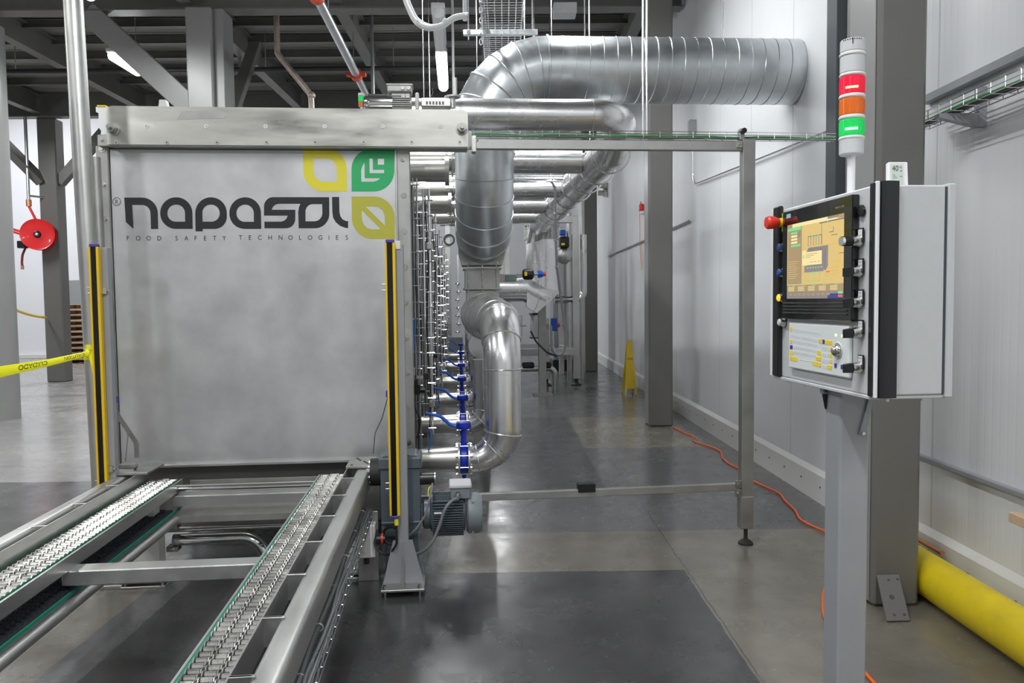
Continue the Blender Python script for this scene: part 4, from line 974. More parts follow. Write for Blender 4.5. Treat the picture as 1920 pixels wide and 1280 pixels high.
g = MB('stainless_dull'); g.prism([(vx-.17, vy-.17, 1.81), (vx+.17, vy-.17, 1.81), (vx+.20, vy-.17, 1.92), (vx+.20, vy-.17, 2.12), (vx-.20, vy-.17, 2.12), (vx-.20, vy-.17, 1.92)], (0, .36, 0)); g.build('plenum', 'stainless_dull', t)
for x in (-.13, -.05, .05, .13):
    g = MB('nickel'); g.hexbolt((vx+x, vy-.17, 1.83), (0, -1, 0), .006, .004, False); g.build('bolt', 'nickel', t)
for u in (0, 1):
    zz_ = dz+dr; xx = 1.0+1.1*u
    g = MB('zinc_wire'); g.cyl((xx, dyy, zz_), (xx, dyy, DK-.01), .005, n=6); g.build('hanger_rod', 'zinc_wire', t)

# ------------------------------------------------------------------ jacketed pipes at high level
cxx, cz = 1.20, 2.73
t = thing('jacketed_main', 'long shiny main pipe bending back above the guard frame and running to the vessel', 'pipe', M, (cxx, 8.5, cz))
pts = fillet([(-.55, 5.35, 2.775), (cxx-.04, 5.35, 2.775), (cxx+.04, 6.2, cz-.02), (cxx+.06, 12.0, cz-.04), (cxx+.02, 12.25, 2.4)], [.27, .3, .2], 10)
tot = [0]
for a_, b_ in zip(pts, pts[1:]): tot.append(tot[-1]+(b_-a_).length)
rad = [.107 if s_ < 2.2 else .107+.055*min(1, (s_-2.2)/.5) for s_ in tot]
g = MB('jacket'); g.tube(pts, rad, 40); g.build('pipe_jacket', 'jacket', t, ang=50)
for x in (.35, .93):
    g = MB('jacket'); g.ring((x, 5.35, 2.775), X_, .108, .003, 36); g.build('seam_bead', 'jacket', t)
for k in range(9):
    g = MB('jacket'); y = 6.35+.6*k; g.ring((cxx+.055, y, cz-.025), Y_, .163, .008, 36); g.build('seam_bead', 'jacket', t)
for y in (7.3, 10.4):
    g = MB('zinc_wire'); g.cyl((cxx+.05, y, cz+.14), (cxx+.05, y, DK-.01), .006, n=6); g.build('hanger_rod', 'zinc_wire', t)
BL = ['nearest branch, wide', 'second branch, slimmer', 'third branch', 'farthest branch']
for i, (y, r_, z) in enumerate(((6.90, .105, 2.74), (8.35, .085, 2.70), (9.9, .10, 2.72), (11.2, .10, 2.72))):
    t = thing('branch_pipe', 'bare then jacketed steel pipe crossing from the tunnel to the main pipe, '+BL[i], 'pipe', M, (0, y, z), 'branch pipes over the tunnel')
    g = MB('stainless_brushed'); g.tube(fillet([(-.75, y, 2.36), (-.75, y, z), (0, y, z)], .2), r_, 28); g.build('bare_pipe', 'stainless_brushed', t, ang=50)
    g = MB('jacket'); g.cyl((.42, y, z), (cxx-.1, y, z), r_+.004, n=32); g.cyl((0, y, z), (.42, y, z), r_+.004, n=32); g.ring((.72, y, z), X_, r_+.004, .003, 32); g.build('pipe_jacket', 'jacket', t)
    for x in (-.10, -.05):
        g = MB('stainless_dull'); g.cyl((x, y, z), (x+.014, y, z), r_+.035, n=28); g.build('flange', 'stainless_dull', t)
    for k in range(6):
        w_ = 2*PI*k/6; g = MB('nickel'); p = (y+(r_+.02)*math.cos(w_), z+(r_+.02)*math.sin(w_)); g.cyl((-.13, *p), (-.01, *p), .006, n=6); g.build('flange_bolt', 'nickel', t)
for i, (y, r_, z) in enumerate(((5.75, .075, 2.46), (7.6, .07, 2.46))):
    t = thing('riser_pipe', ('near' if i == 0 else 'far')+' short bare steel pipe lying across the tunnel roof under the branch pipes', 'pipe', M, (-.5, y, 2.36))
    g = MB('stainless_brushed'); g.cyl((-1.2, y, z), (-.08, y, z), r_, n=28); g.build('bare_pipe', 'stainless_brushed', t)
    g = MB('stainless_dull'); g.cyl((-.09, y, z), (-.06, y, z), r_+.03, n=28); g.build('blind_flange', 'stainless_dull', t)
    g = MB('stainless_dull'); g.box(-.9, -.8, y-.05, y+.05, 2.36, z-r_*.6); g.build('saddle', 'stainless_dull', t)
# cross trays over the tunnel
for i, y in enumerate((7.35, 9.0)):
    z = M.at(830, 341 if i == 0 else 372, y=y).z
    mesh_tray('cable_tray', (-.42, y, z), (1.0, y, z), .10, .05, ('nearer' if i == 0 else 'farther')+' wire basket crossing between tunnel and shiny main pipe', M, (0, 1, 0), .1, (('cable_black', 0, .008, .012), ('cable_grey', .03, .007, .012)))
    for xx in (-.3, .9):
        g = MB('zinc_wire')
        g.cyl((xx, y, z+.0), (xx, y, 5.6), .004, n=5); solo(g, 'tray_hanger', ('%s thin rod holding the %s crossing wire basket' % ('left' if xx < 0 else 'right', 'nearer' if i == 0 else 'farther')), 'rod', 'zinc_wire', M, (xx, y, z))
q = lambda px, py, y=7.3: M.at(px, py, y=y)
t = thing('drop_cable', 'long black and silver cable hanging in a loop from the crossing tray', 'cable', M, q(1043, 338))
g = MB('cable_grey'); g.tube(fillet([q(1033, 340), q(1041, 350), q(1041, 420), q(1044, 500), q(1052, 560), q(1060, 620), q(1060, 655), q(1048, 669), q(1034, 655), q(1033, 610)], .12), .012, 8); g.build('cord', 'cable_grey', t)
for py in (400, 450, 500, 553, 609, 650): 
    p_ = q(1041+(0 if py < 480 else (py-480)*.12), py); g = MB('chrome'); g.sphere(p_, .015, 8, (1, 1, .5)); g.build('cable_tie', 'chrome', t)
g = MB('cable_black'); g.tube(fillet([q(1044, 668), q(1025, 660), q(1005, 640), q(995, 620)], .1), .009, 8); g.build('black_cord', 'cable_black', t)
# air treatment group in front of the skid
t = thing('actuated_valve', 'grey cylinder actuator with two blue switch boxes low behind the shiny pipe', 'valve', M, q(1010, 640))
ya = 12.7; Q = lambda px, py: M.at(px, py, y=ya)
a, b = Q(994, 590), Q(1019, 632); g = MB('cabinet_grey'); g.cyl(((a.x+b.x)/2, ya, b.z), ((a.x+b.x)/2, ya, a.z), (b.x-a.x)/2, n=20); g.build('cylinder', 'cabinet_grey', t)
g = MB('black_plastic'); g.box(a.x-.01, b.x+.01, ya-.11, ya+.11, b.z-.015, b.z+.005, .003); g.box(a.x-.01, b.x+.01, ya-.11, ya+.11, a.z, a.z+.03, .003); g.build('end_plate', 'black_plastic', t)
c_ = Q(1038, 608); g = MB('blue_light'); g.box(c_.x-.055, c_.x+.052, ya-.10, ya, c_.z-.105, c_.z+.105, .012); g.build('switch_box', 'blue_light', t)
g = MB('red_knob'); g.cyl((c_.x+.05, ya-.05, c_.z-.01), (c_.x+.095, ya-.05, c_.z-.01), .05, .03, n=14); g.build('switch_knob', 'red_knob', t)
c_ = Q(1016, 586); g = MB('blue_light'); g.box(c_.x-.06, c_.x+.05, ya-.08, ya+.03, c_.z-.05, c_.z+.045, .015); g.build('switch_box', 'blue_light', t)
g = MB('zinc_wire'); g.tube(fillet([Q(1038, 600), Q(1036, 625), Q(1037, 650), Q(1042, 664)], .1), .014, 8); g.build('conduit', 'zinc_wire', t)
g = MB('stainless_dull'); a, b = Q(962, 592), Q(978, 630); g.box(a.x, a.x+.006, ya, ya+.04, b.z, a.z); g.box(b.x, b.x+.01, ya, ya+.04, b.z, a.z); g.box(a.x, b.x, ya, ya+.04, a.z-.008, a.z); g.box(a.x, b.x+.08, ya+.01, ya+.03, (a.z+b.z)/2-.01, (a.z+b.z)/2+.01); g.build('yoke', 'stainless_dull', t)
c_ = Q(1024, 612); g = MB('stainless_dull'); g.box(c_.x-.04, c_.x+.04, ya-.02, 13.55, c_.z-.04, c_.z+.04, .002); g.build('mounting_arm', 'stainless_dull', t)

# ------------------------------------------------------------------ vessel and skid at the back
vy2 = 12.25; Q = lambda px, py, y=vy2: M.at(px, py, y=y)
c_ = Q(1016, 500); rr = (Q(1046, 500).x-Q(986, 500).x)/2
t = thing('separator_vessel', 'upright shiny jacketed vessel on a skid at the end of the long main pipe', 'tank', M, (c_.x, vy2, 0))
zt, zb = Q(1016, 450).z, Q(1016, 545).z
g = MB('jacket'); g.cyl((c_.x, vy2, zb), (c_.x, vy2, zt), rr, n=36); g.build('vessel_jacket', 'jacket', t)
g = MB('stainless_dull'); g.cyl((c_.x, vy2, zt), (c_.x, vy2, Q(1016, 422).z), rr*.96, n=32); g.cyl((c_.x, vy2, Q(1016, 424).z), (c_.x, vy2, Q(1016, 420).z), rr*1.12, n=32); g.cyl((c_.x, vy2, zt), (c_.x, vy2, zt+.03), rr*1.08, n=32); g.build('neck_flange', 'stainless_dull', t)
for k in range(12):
    w_ = 2*PI*k/12; g = MB('nickel'); g.cyl((c_.x+rr*1.05*math.cos(w_), vy2+rr*1.05*math.sin(w_), zt), (c_.x+rr*1.05*math.cos(w_), vy2+rr*1.05*math.sin(w_), Q(1016, 421).z), .01, n=6); g.build('flange_bolt', 'nickel', t)
g = MB('jacket'); g.tube([(Q(950, 540).x-.5, vy2-.1, Q(950, 541).z), (Q(985, 540).x, vy2-.1, Q(985, 541).z), (Q(1022, 562).x, vy2-.1, Q(1022, 560).z), (Q(1050, 572).x, vy2-.1, Q(1050, 540).z)][:3], .21, 30); g.build('miter_bend', 'jacket', t, ang=20)
g = MB('jacket'); g.prism([(Q(985, 560).x, vy2-.3, Q(985, 541).z), (Q(1049, 545).x, vy2-.3, Q(1049, 545).z), (Q(1003, 584).x, vy2-.3, Q(1003, 586).z), (Q(985, 580).x, vy2-.3, Q(985, 575).z)], (0, .3, 0)); g.build('outlet_cone', 'jacket', t)
g = MB('stainless_dull'); g.box(c_.x-.06, c_.x+.06, vy2-.0, vy2+.12, 0, zb, .004); g.box(c_.x-.15, c_.x+.15, vy2-.1, vy2+.2, 0, .02); g.build('support_leg', 'stainless_dull', t)
ys_ = 13.6; Q = lambda px, py, y=ys_: M.at(px, py, y=y)
t = thing('pipe_skid', 'open grey steel skid frame with feet standing at the far end of the aisle', 'frame', M, (Q(1080, 700).x, ys_, 0))
x1_, x0_ = Q(1080, 600).x, Q(952, 600).x; zt = Q(1080, 405).z
for x_ in (x1_, Q(1024, 600).x, x0_):
    g = MB('stainless'); g.box(x_-.05, x_+.05, ys_-.05, ys_+.05, .12, zt if x_ != Q(1024, 600).x else 1.2, .005); g.build('post', 'stainless', t)
    g = MB('black_rubber'); g.lathe([(.09, 0), (.09, .02), (.03, .05), (.03, .12)], (x_, ys_, 0)); g.build('levelling_foot', 'black_rubber', t)
for z_ in (Q(1000, 660).z, zt-.06):
    g = MB('stainless'); g.box(x0_+.05, x1_-.05, ys_-.05, ys_+.05, z_-.06, z_+.06, .005); g.build('rail', 'stainless', t)
for x_ in (x1_, x0_):
    g = MB('stainless'); g.box(x_-.05, x_+.05, ys_+1.95, ys_+2.05, .0, zt, .005); g.build('post', 'stainless', t)
    g = MB('stainless'); g.box(x_-.05, x_+.05, ys_+.05, ys_+1.95, .50, .62, .005); g.build('rail', 'stainless', t)
t = thing('steam_pipework', 'bundle of shiny pipes and elbows standing in the far skid beside the column', 'pipe', M, (Q(1095, 700).x, 14.4, 0))
Q2 = lambda px, py: M.at(px, py, y=14.4)
g = MB('polished'); g.tube(fillet([Q2(1093, 440), Q2(1094, 560), Q2(1040, 562)], .15), .07, 18); g.build('bent_pipe', 'polished', t, ang=60)
g = MB('stainless'); p_ = Q2(1066, 400); g.cyl((p_.x, 14.4, .0), (p_.x, 14.4, p_.z+.5), .05, n=14); g.build('riser', 'stainless', t)
g = MB('stainless'); p_ = Q2(1098, 400); g.cyl((p_.x, 14.9, .0), (p_.x, 14.9, p_.z+.6), .06, n=14); g.build('riser', 'stainless', t)
p_ = Q2(1058, 478); g = MB('stainless'); g.sphere(p_, .17, 18, (1, .7, 1)); g.build('trap_body', 'stainless', t)
p_ = Q2(1056, 455); g = MB('black_plastic'); g.box(p_.x-.09, p_.x+.09, 14.2, 14.4, p_.z-.1, p_.z+.1, .02); g.use('key_yellow').box(p_.x-.06, p_.x-.0, 14.19, 14.2, p_.z-.06, p_.z-.02); g.build('actuator', 'black_plastic', t)
p_ = Q2(1053, 437); g = MB('blue_light'); g.box(p_.x-.05, p_.x+.06, 14.25, 14.4, p_.z-.05, p_.z+.05, .02); g.build('switch_box', 'blue_light', t)
t = thing('drain_line', 'low horizontal drain pipe with two black valves on the floor under the skid', 'pipe', M, (Q(1000, 690).x, 12.9, 0))
Q3 = lambda px, py: M.at(px, py, y=12.9)
g = MB('stainless'); a, b = Q3(950, 692), Q3(1040, 690); g.tube(fillet([a, b, (b.x, 12.9, 0)], .1), .05, 14); g.build('pipe', 'stainless', t, ang=60)
for px in (990, 1022):
    p_ = Q3(px, 684); g = MB('black_plastic'); g.box(p_.x-.10, p_.x+.10, 12.82, 12.98, p_.z-.05, p_.z+.05, .02); g.build('valve', 'black_plastic', t)
# grey drive housing and rear post seen past the valves
t = thing('rear_post', 'grey steel post at the far end of the tunnel above the most distant blue valves', 'post', M, (-.16, 15.8, 0))
Q = lambda px, py, y=15.8: M.at(px, py, y=y)
a, b = Q(834, 410), Q(848, 690); g = MB('stainless'); g.box(a.x, b.x, 15.8, 15.95, 0, a.z, .004); g.build('post', 'stainless', t)
g = MB('stainless_dull'); c_ = Q(845, 450); g.box(a.x-.1, c_.x+.35, 15.75, 16.0, Q(845, 407).z-.16, Q(845, 407).z, .004); g.build('head_plate', 'stainless_dull', t)
g = MB('steel_dark'); g.ring((c_.x-.03, 15.74, c_.z), Y_, .1, .022, 18, 6); g.build('ring_handle', 'steel_dark', t)
t = thing('rear_drive_box', 'small blue-grey drive housing behind the farthest blue valve levers', 'gearbox', M, (-.05, 15.2, 0))
Q = lambda px, py, y=15.2: M.at(px, py, y=y); a, b = Q(838, 632), Q(868, 662); g = MB('motor_light'); g.box(a.x, b.x, 15.15, 15.45, b.z, a.z, .02); g.build('housing', 'motor_light', t)
g = MB('stainless_dull'); g.box((a.x+b.x)/2-.05, (a.x+b.x)/2+.05, 15.2, 15.4, 0, b.z); g.build('stand', 'stainless_dull', t)
# tall white plastic spring stack near the rear post
t = thing('coil_hose', 'white coiled hose with bright fittings hanging beside the rear post', 'hose', M, Q(862, 640, 13.2))
for i_ in range(7):
    p_ = M.at(858+2*(i_ % 2), 532+15*i_, y=13.2); g = MB('chrome'); g.ring(p_, Z_, .035, .012, 14, 6); g.build('fitting', 'chrome', t)
a_, b_ = M.at(859, 520, y=13.2), M.at(859, 628, y=13.2); g = MB('offwhite'); g.cyl((a_.x, 13.2, 1.0), (a_.x, 13.2, 2.3), .02, n=10); g.build('hose', 'offwhite', t)

# grey plant cabinet behind the skid
Q = lambda px, py, y=16.6: M.at(px, py, y=y)
a, b = Q(1036, 440), Q(1086, 676)
t = thing('plant_cabinet', 'tall dull grey cabinet on a black base behind the far skid', 'cabinet', M, ((a.x+b.x)/2, 16.6, 0))
g = MB('post_grey'); g.box(a.x, b.x, 16.6, 17.2, .22, a.z, .01); g.build('body', 'post_grey', t)
g = MB('post_grey'); g.box(a.x+.02, b.x-.02, 16.58, 16.6, .26, a.z-.03, .004); g.build('door', 'post_grey', t)
g = MB('black_plastic'); g.box(a.x-.02, b.x+.02, 16.55, 17.2, 0, .22, .01); g.build('base', 'black_plastic', t)
# ------------------------------------------------------------------ control cabinet on its post (frame C)
KX = 1.103; KY0 = 1.899
def kf(px, py, x=KX): return C.at(px, py, x=x)            # on the operator face
zt = kf(1638, 346).z; zb = kf(1638, 744).z
KY1 = kf(1450, 500).y
kr = C.at(1775, 500, y=KY0).x; kr2 = C.at(1791, 500, y=KY0).x
t = thing('control_cabinet', 'light grey control cabinet with black corner profiles, touch screen and keyboard on a floor post', 'control panel', C, (KX+.12, (KY0+KY1)/2, 1.25))
g = MB('cabinet_grey'); g.box(KX+.004, kr-.002, KY0+.004, KY1-.004, zb, zt, .004); g.build('housing', 'cabinet_grey', t)
g = MB('cabinet_grey'); g.box(kr+.003, kr2, KY0-.0, KY1, zb-.008, zt+.004, .003); g.build('rear_door', 'cabinet_grey', t)
g = MB('dark_grey_and_shade'); g.box(kr-.003, kr+.004, KY0+.006, KY1-.006, zb+.004, zt-.004); g.build('door_seal', 'dark_grey_and_shade', t)
for z_ in (kf(1640, 395).z, kf(1640, 690).z):
    g = MB('nickel'); g.cyl((kr2, KY0+.03, z_), (kr2+.003, KY0+.03, z_), .006, n=8); g.build('hinge_pin', 'nickel', t)
# corner profiles: black channel, white bead, broad black bevel
xa = C.at(1646, 500, y=KY0).x; xb = C.at(1683, 500, y=KY0).x
g = MB('black_plastic'); g.prism([(KX+.012, KY0+.002, zb-.004), (KX+.016, KY0-.010, zb-.004), (KX+.030, KY0-.014, zb-.004), (xb-.004, KY0-.010, zb-.004), (xb, KY0+.006, zb-.004)], (0, 0, zt-zb+.012)); g.build('corner_profile', 'black_plastic', t)
g = MB('white_plastic'); g.box(KX+.002, KX+.012, KY0-.008, KY0+.004, zb-.004, zt+.008, .002); g.build('corner_bead', 'white_plastic', t)
g = MB('black_plastic'); yk = kf(1630, 500).y; g.box(KX-.004, KX+.006, KY0-.002, KY0+.014, zb, zt+.004, .001); g.build('corner_channel', 'black_plastic', t)
y0_, y1_ = kf(1466, 500).y, kf(1455, 500).y
g = MB('black_plastic'); g.box(KX-.012, KX+.006, y0_, y1_, zb-.0, zt+.012, .004); g.build('corner_profile', 'black_plastic', t)
g = MB('white_plastic'); g.box(KX-.008, KX+.006, y1_, KY1+.004, zb-.002, zt+.006, .002); g.build('corner_bead', 'white_plastic', t)
g = MB('cabinet_grey'); g.box(KX+.0, kr2-.01, KY0+.01, KY1-.01, zb-.010, zb, .002); g.build('base_plate', 'cabinet_grey', t)
for (x_, y_) in ((KX+.06, KY0+.03), (kr-.04, KY0+.03), (KX+.02, KY1-.2), (KX+.02, KY1-.08)):
    g = MB('nickel'); g.cyl((x_, y_, zb-.010), (x_, y_, zb-.018), .005, n=8); g.build('base_bolt', 'nickel', t)
def kq(pts, m, x, thick=.0, name=None, parent=None):
    pass
# monitor
def fpoly(g, quad, x, ext=0.0):
    P4 = [kf(px, py, KX) for px, py in quad]; P4 = [Vector((x, p.y, p.z)) for p in P4]
    if ext: g.prism(P4, (ext, 0, 0))
    else: v = [g.bm.verts.new(p) for p in P4]; g.face(v)
# rectify: monitor corners on the plane
my0, my1 = kf(1608, 480).y, kf(1476, 480).y
mz1 = (kf(1476, 394).z+kf(1608, 370).z)/2; mz0 = (kf(1476, 596).z+kf(1608, 604).z)/2
g = MB('black_gloss'); g.box(KX-.016, KX+.004, my0, my1, mz0, mz1, .002); 
mon = g.build('monitor_frame', 'black_gloss', t)
g = MB('black_plastic')
sb0 = (kf(1485, 557).z+kf(1593, 562).z)/2
for k in range(4): g.box(KX-.019, KX-.016, my0+.02, my1-.01, sb0-.012-.010*k-.004, sb0-.012-.010*k, .0008)
g.build('grooves', 'black_plastic', mon)
sy0, sy1 = kf(1593, 480).y, kf(1485.5, 480).y; sz1 = (kf(1485.5, 419.5).z+kf(1593, 403).z)/2; sz0 = sb0
g = MB('ui_tan'); sx_ = KX-.0165
def ui(m, u0, v0, u1, v1, lay=1):   # u from the left (far) edge 0..1, v from the top 0..1
    g.use(m); x = sx_-.00012*lay
    v = [g.bm.verts.new((x, sy1+(sy0-sy1)*u, sz1+(sz0-sz1)*w)) for u, w in ((u0, v0), (u0, v1), (u1, v1), (u1, v0))]; g.face(v)
ui('ui_tan', 0, 0, 1, 1, 0)
ui('ui_brown', .0, .0, .10, .05); ui('ui_cream', .10, .0, .88, .045); ui('ui_grey', .74, .0, .92, .03, 2); ui('ui_brown', .92, 0, 1, .05)
ui('ui_brown', .015, .05, .275, .80); ui('ui_green', .015, .05, .275, .09, 2)
for k in range(5): ui('ui_green' if k in (0, 4) else 'ui_cream', .08, .11+.042*k, .20 if k < 4 else .26, .138+.042*k, 3)
ui('ui_grey', .205, .11, .255, .19, 3)
for k in range(9): ui('ui_tan', .03, .50+.028*k, .22-.02*(k % 3), .507+.028*k, 3)
ui('ui_grey', .275, .05, .285, .80, 4); ui('ui_grey', .02, .795, .285, .802, 4)
ui('ui_navy', .40, .20, .64, .207)
for k in range(6): ui('ui_navy', .405+.046*k, .207, .411+.046*k, .33)
ui('ui_navy', .64, .055, .645, .33); ui('ui_navy', .60, .055, 1, .065)
ui('ui_navy', .93, .46, 1, .466); ui('ui_navy', .77, .19, .83, .197); ui('ui_navy', .83, .13, .836, .2); ui('ui_navy', .80, .23, .90, .236)
for (u, v) in ((.47, .195), (.575, .195), (.73, .05)): ui('ui_green', u, v, u+.015, v+.03, 2)
for (u0, v0, u1, v1) in ((.72, .335, .92, .341), (.92, .335, .926, .70), (.80, .55, .92, .556), (.78, .62, .92, .626), (.76, .66, .92, .666), (.70, .70, .92, .706)): ui('ui_orange', u0, v0, u1, v1)
for (u, v) in ((.76, .13), (.79, .24), (.85, .10), (.90, .19), (.90, .40)): ui('ui_orange', u, v, u+.04, v+.008)
g.use('ui_slate')
for k in range(9):
    u = .37+.038*k; xx = sx_-.0002
    v = [g.bm.verts.new((xx, sy1+(sy0-sy1)*a_, sz1+(sz0-sz1)*b_)) for a_, b_ in ((u+.05, .345), (u+.02, .37), (u+.02, .65), (u+.045, .65), (u+.078, .60), (u+.078, .345))]; g.face(v)
ui('ui_slate', .34, .575, .68, .66, 3); ui('ui_cream', .30, .375, .36, .41, 2); ui('ui_cream', .30, .40, .65, .57, 4); ui('ui_green', .315, .43, .335, .48, 5)
for k in range(3): ui('ui_brown', .36, .425+.022*k, .57-.06*k, .431+.022*k, 5)
for k in range(6): ui('ui_green', .39+.048*k, .60, .415+.048*k, .613, 4)
for k in range(3): ui('ui_red', .45+.065*k, .53, .49+.065*k, .537, 5); ui('ui_green', .42+.09*k, .67, .45+.09*k, .69, 2); ui('ui_green', .433+.09*k, .69, .437+.09*k, .77, 2)
ui('ui_green', .30, .77, .62, .776, 2); ui('ui_red', .72, .665, .78, .68, 2); ui('ui_green', .70, .72, .78, .727, 2)
ui('ui_brown', 0, .82, 1, .91, 1)
for k in range(5):
    for j in range(4): ui('ui_cream', .03+.19*k, .842+.016*j, .15+.19*k, .849+.016*j, 3)
    ui('ui_green', .10+.19*k, .825, .17+.19*k, .833, 3)
ui('ui_slate', 0, .91, 1, 1, 2); ui('ui_navy', .75, .94, 1, 1, 3); ui('ui_green', .92, .915, .99, .945, 4); ui('ui_red', .92, .955, .99, .985, 4)
for k in range(9): ui('ui_brown', .05+.085*k, .93, .11+.085*k, .96, 4)
g.build('screen', 'ui_tan', mon)
def ftext(g, s, cx, cy, h, x=None, kx=1.0):
    """writing on the operator face, centred at a pixel, cap height h metres"""
    c0 = kf(cx, cy); vs, fs = text2d(s, 1.); x0 = min(v[0] for v in vs); x1 = max(v[0] for v in vs); k = h/.70
    g.flat((vs, fs), lambda a_, b_: Vector((x, c0.y-(a_-(x0+x1)/2)*k*kx, c0.z+(b_-.35)*k)))
g = MB('text_grey'); ftext(g, 'SIMATIC HMI', 1585, 388, .0058, KX-.0163); g.build('model_name', 'text_grey', mon)
g = MB('logo_cyan'); a_, b_ = kf(1484, 402), kf(1492, 408); g.box(KX-.0166, KX-.0160, a_.y, b_.y, b_.z, a_.z); g.use('white_plastic'); ftext(g, 'SIEMENS', 1488, 404.8, .0035, KX-.0168); g.build('maker_badge', 'logo_cyan', mon)
# keyboard panel
ky0, ky1 = kf(1597, 660).y, kf(1484, 650).y; kz1 = (kf(1484, 599.5).z+kf(1597, 615).z)/2; kz0 = (kf(1484, 686).z+kf(1597, 713).z)/2
g = MB('keyboard_white'); g.box(KX-.010, KX+.004, ky0, ky1, kz0, kz1, .004); kb = g.build('keyboard', 'keyboard_white', t)
Kp = lambda u, v: (1480+u/9.84, 590+v/9.84)
keysets = {}
def key(m, u0, v0, u1, v1, skew=.12):
    a_ = kf(*Kp(u0, v0)); b_ = kf(*Kp(u1, v1))
    keysets.setdefault(m, []).append((a_.y, b_.y, b_.z, a_.z))
for q_ in ((78,222,108,300),(75,455,108,530),(75,660,130,740),(75,760,110,836),(120,768,157,850),(165,780,210,860),(608,445,655,525),(722,463,762,548),(770,470,810,552),(818,478,857,563),(818,592,855,675),(818,705,855,788),(818,818,855,900),(585,660,650,745),(553,765,650,850),(490,858,532,936),(542,868,587,950),(600,880,650,962),(770,922,853,1010)): key('key_yellow', *q_)
for q_ in ((73,557,118,635),(678,455,715,540),(898,893,937,980),(1017,918,1055,1005)): key('key_blue', *q_)
for row, (v, u0, n_, st) in enumerate(((272, 130, 13, 40), (385, 75, 14, 39), (487, 118, 12, 39), (590, 130, 12, 38), (690, 140, 11, 38))):
    for k in range(n_): key('key_pale', u0+st*k, v-28+.17*st*k, u0+st*k+27, v+32+.17*st*k)
key('key_pale', 222, 815, 478, 870)
for j in range(4):
    for k in range(3):
        if j == 3 and k == 2: continue
        key('key_pale', 672+46*k, 585+113*j+6*k, 706+46*k, 655+113*j+6*k)
for m_ in ('key_yellow', 'key_blue', 'key_pale'):
    for (ya, yb, za, zb_) in keysets[m_]:
        if abs(zb_-za) > .0005:
            g = MB(m_); g.box(KX-(.0112 if m_ != 'key_pale' else .0106), KX-.0098, min(ya, yb), max(ya, yb), min(za, zb_), max(za, zb_), .0003); g.build('key', m_, kb)
g = MB('ink')
for row, (s_, v, u0) in enumerate((('1234567890-=', 388, 90), ('QWERTYUIOP[]', 490, 138), ('ASDFGHJKL;', 593, 150), ('ZXCVBNM,./', 695, 165))):
    for k, ch in enumerate(s_):
        px_, py_ = Kp(u0+39*k, v+.17*39*k); ftext(g, ch, px_, py_, .0028, KX-.0109)
for k in range(12):
    px_, py_ = Kp(145+40*k, 270+6.5*k); ftext(g, 'F%d' % (k+1), px_, py_, .0022, KX-.0109)
for j, r_ in enumerate(('789', '456', '123', '0.')):
    for k, ch in enumerate(r_):
        px_, py_ = Kp(690+46*k, 615+113*j+6*k); ftext(g, ch, px_, py_, .0028, KX-.0109)
g.build('key_lettering', 'ink', kb)
c_ = kf(1578, 657); g = MB('nickel'); g.sphere((KX-.010, c_.y, c_.z), .019, 20); g.build('trackball', 'nickel', kb)
g = MB('cabinet_grey'); g.ring((KX-.0104, c_.y, c_.z), (1, 0, 0), .022, .0025, 24, 6); g.build('trackball_ring', 'cabinet_grey', kb)
for px, py in ((1574, 628), (1586, 629.5)):
    c_ = kf(px, py); g = MB('led_small'); g.cyl((KX-.010, c_.y, c_.z), (KX-.0115, c_.y, c_.z), .0038, n=10); g.build('indicator_led', 'led_small', kb)
# buttons and switches
def button(px, py, m, ln=.022, r=.014, kind='button'):
    c_ = kf(px, py); t2 = None
    g = MB('nickel'); g.lathe([(.0155, 0), (.0155, .006), (.0135, ln), (.011, ln)], (KX, c_.y, c_.z), (-1, 0, 0), 20); b_ = g.build(kind, 'nickel', t)
    if m: g = MB(m); g.lathe([(.0112, 0), (.0112, .002), (.008, .005), (0, .005)], (KX-ln, c_.y, c_.z), (-1, 0, 0), 18); g.build('button_cap', m, b_)
    return b_
def plate(px, py, lines, w=.026, h=.030):
    c_ = kf(px, py); g = MB('black_plastic'); g.box(KX-.003, KX+.001, c_.y-w/2, c_.y+w/2, c_.z-h*.75, c_.z+h*.55, .001); pl = g.build('label_holder', 'black_plastic', t)
    g = MB('white_plastic'); g.box(KX-.0036, KX-.0030, c_.y-w*.36, c_.y+w*.36, c_.z-h*.30, c_.z+h*.42)
    g.use('ink')
    for k, s_ in enumerate(lines):
        vs, fs = text2d(s_, 1.); x0 = min(v[0] for v in vs); x1 = max(v[0] for v in vs); kk = .0045/.7; zc = c_.z+h*.22-.0085*k; kx = min(1., w*.62/((x1-x0)*kk))
        g.flat((vs, fs), lambda a_, b_: Vector((KX-.0038, c_.y-(a_-(x0+x1)/2)*kk*kx, zc+(b_-.35)*kk)))
    g.build('printed_label', 'white_plastic', pl)
for (px, py, m) in ((1468.5, 464, 'button_blue'), (1468.5, 511, 'button_blue'), (1468, 558, 'button_lit'), (1469.5, 604, 'cabinet_grey')): button(px, py, m, .014)
for (px, py) in ((1471.5, 451), (1471.5, 498), (1471.5, 545), (1472, 591)): plate(px, py, ('I-II',), .018, .026)
c_ = kf(1616, 395); g = MB('black_plastic'); g.lathe([(.016, 0), (.015, .004), (0, .006)], (KX, c_.y, c_.z), (-1, 0, 0), 20); g.build('blanking_plug', 'black_plastic', t)
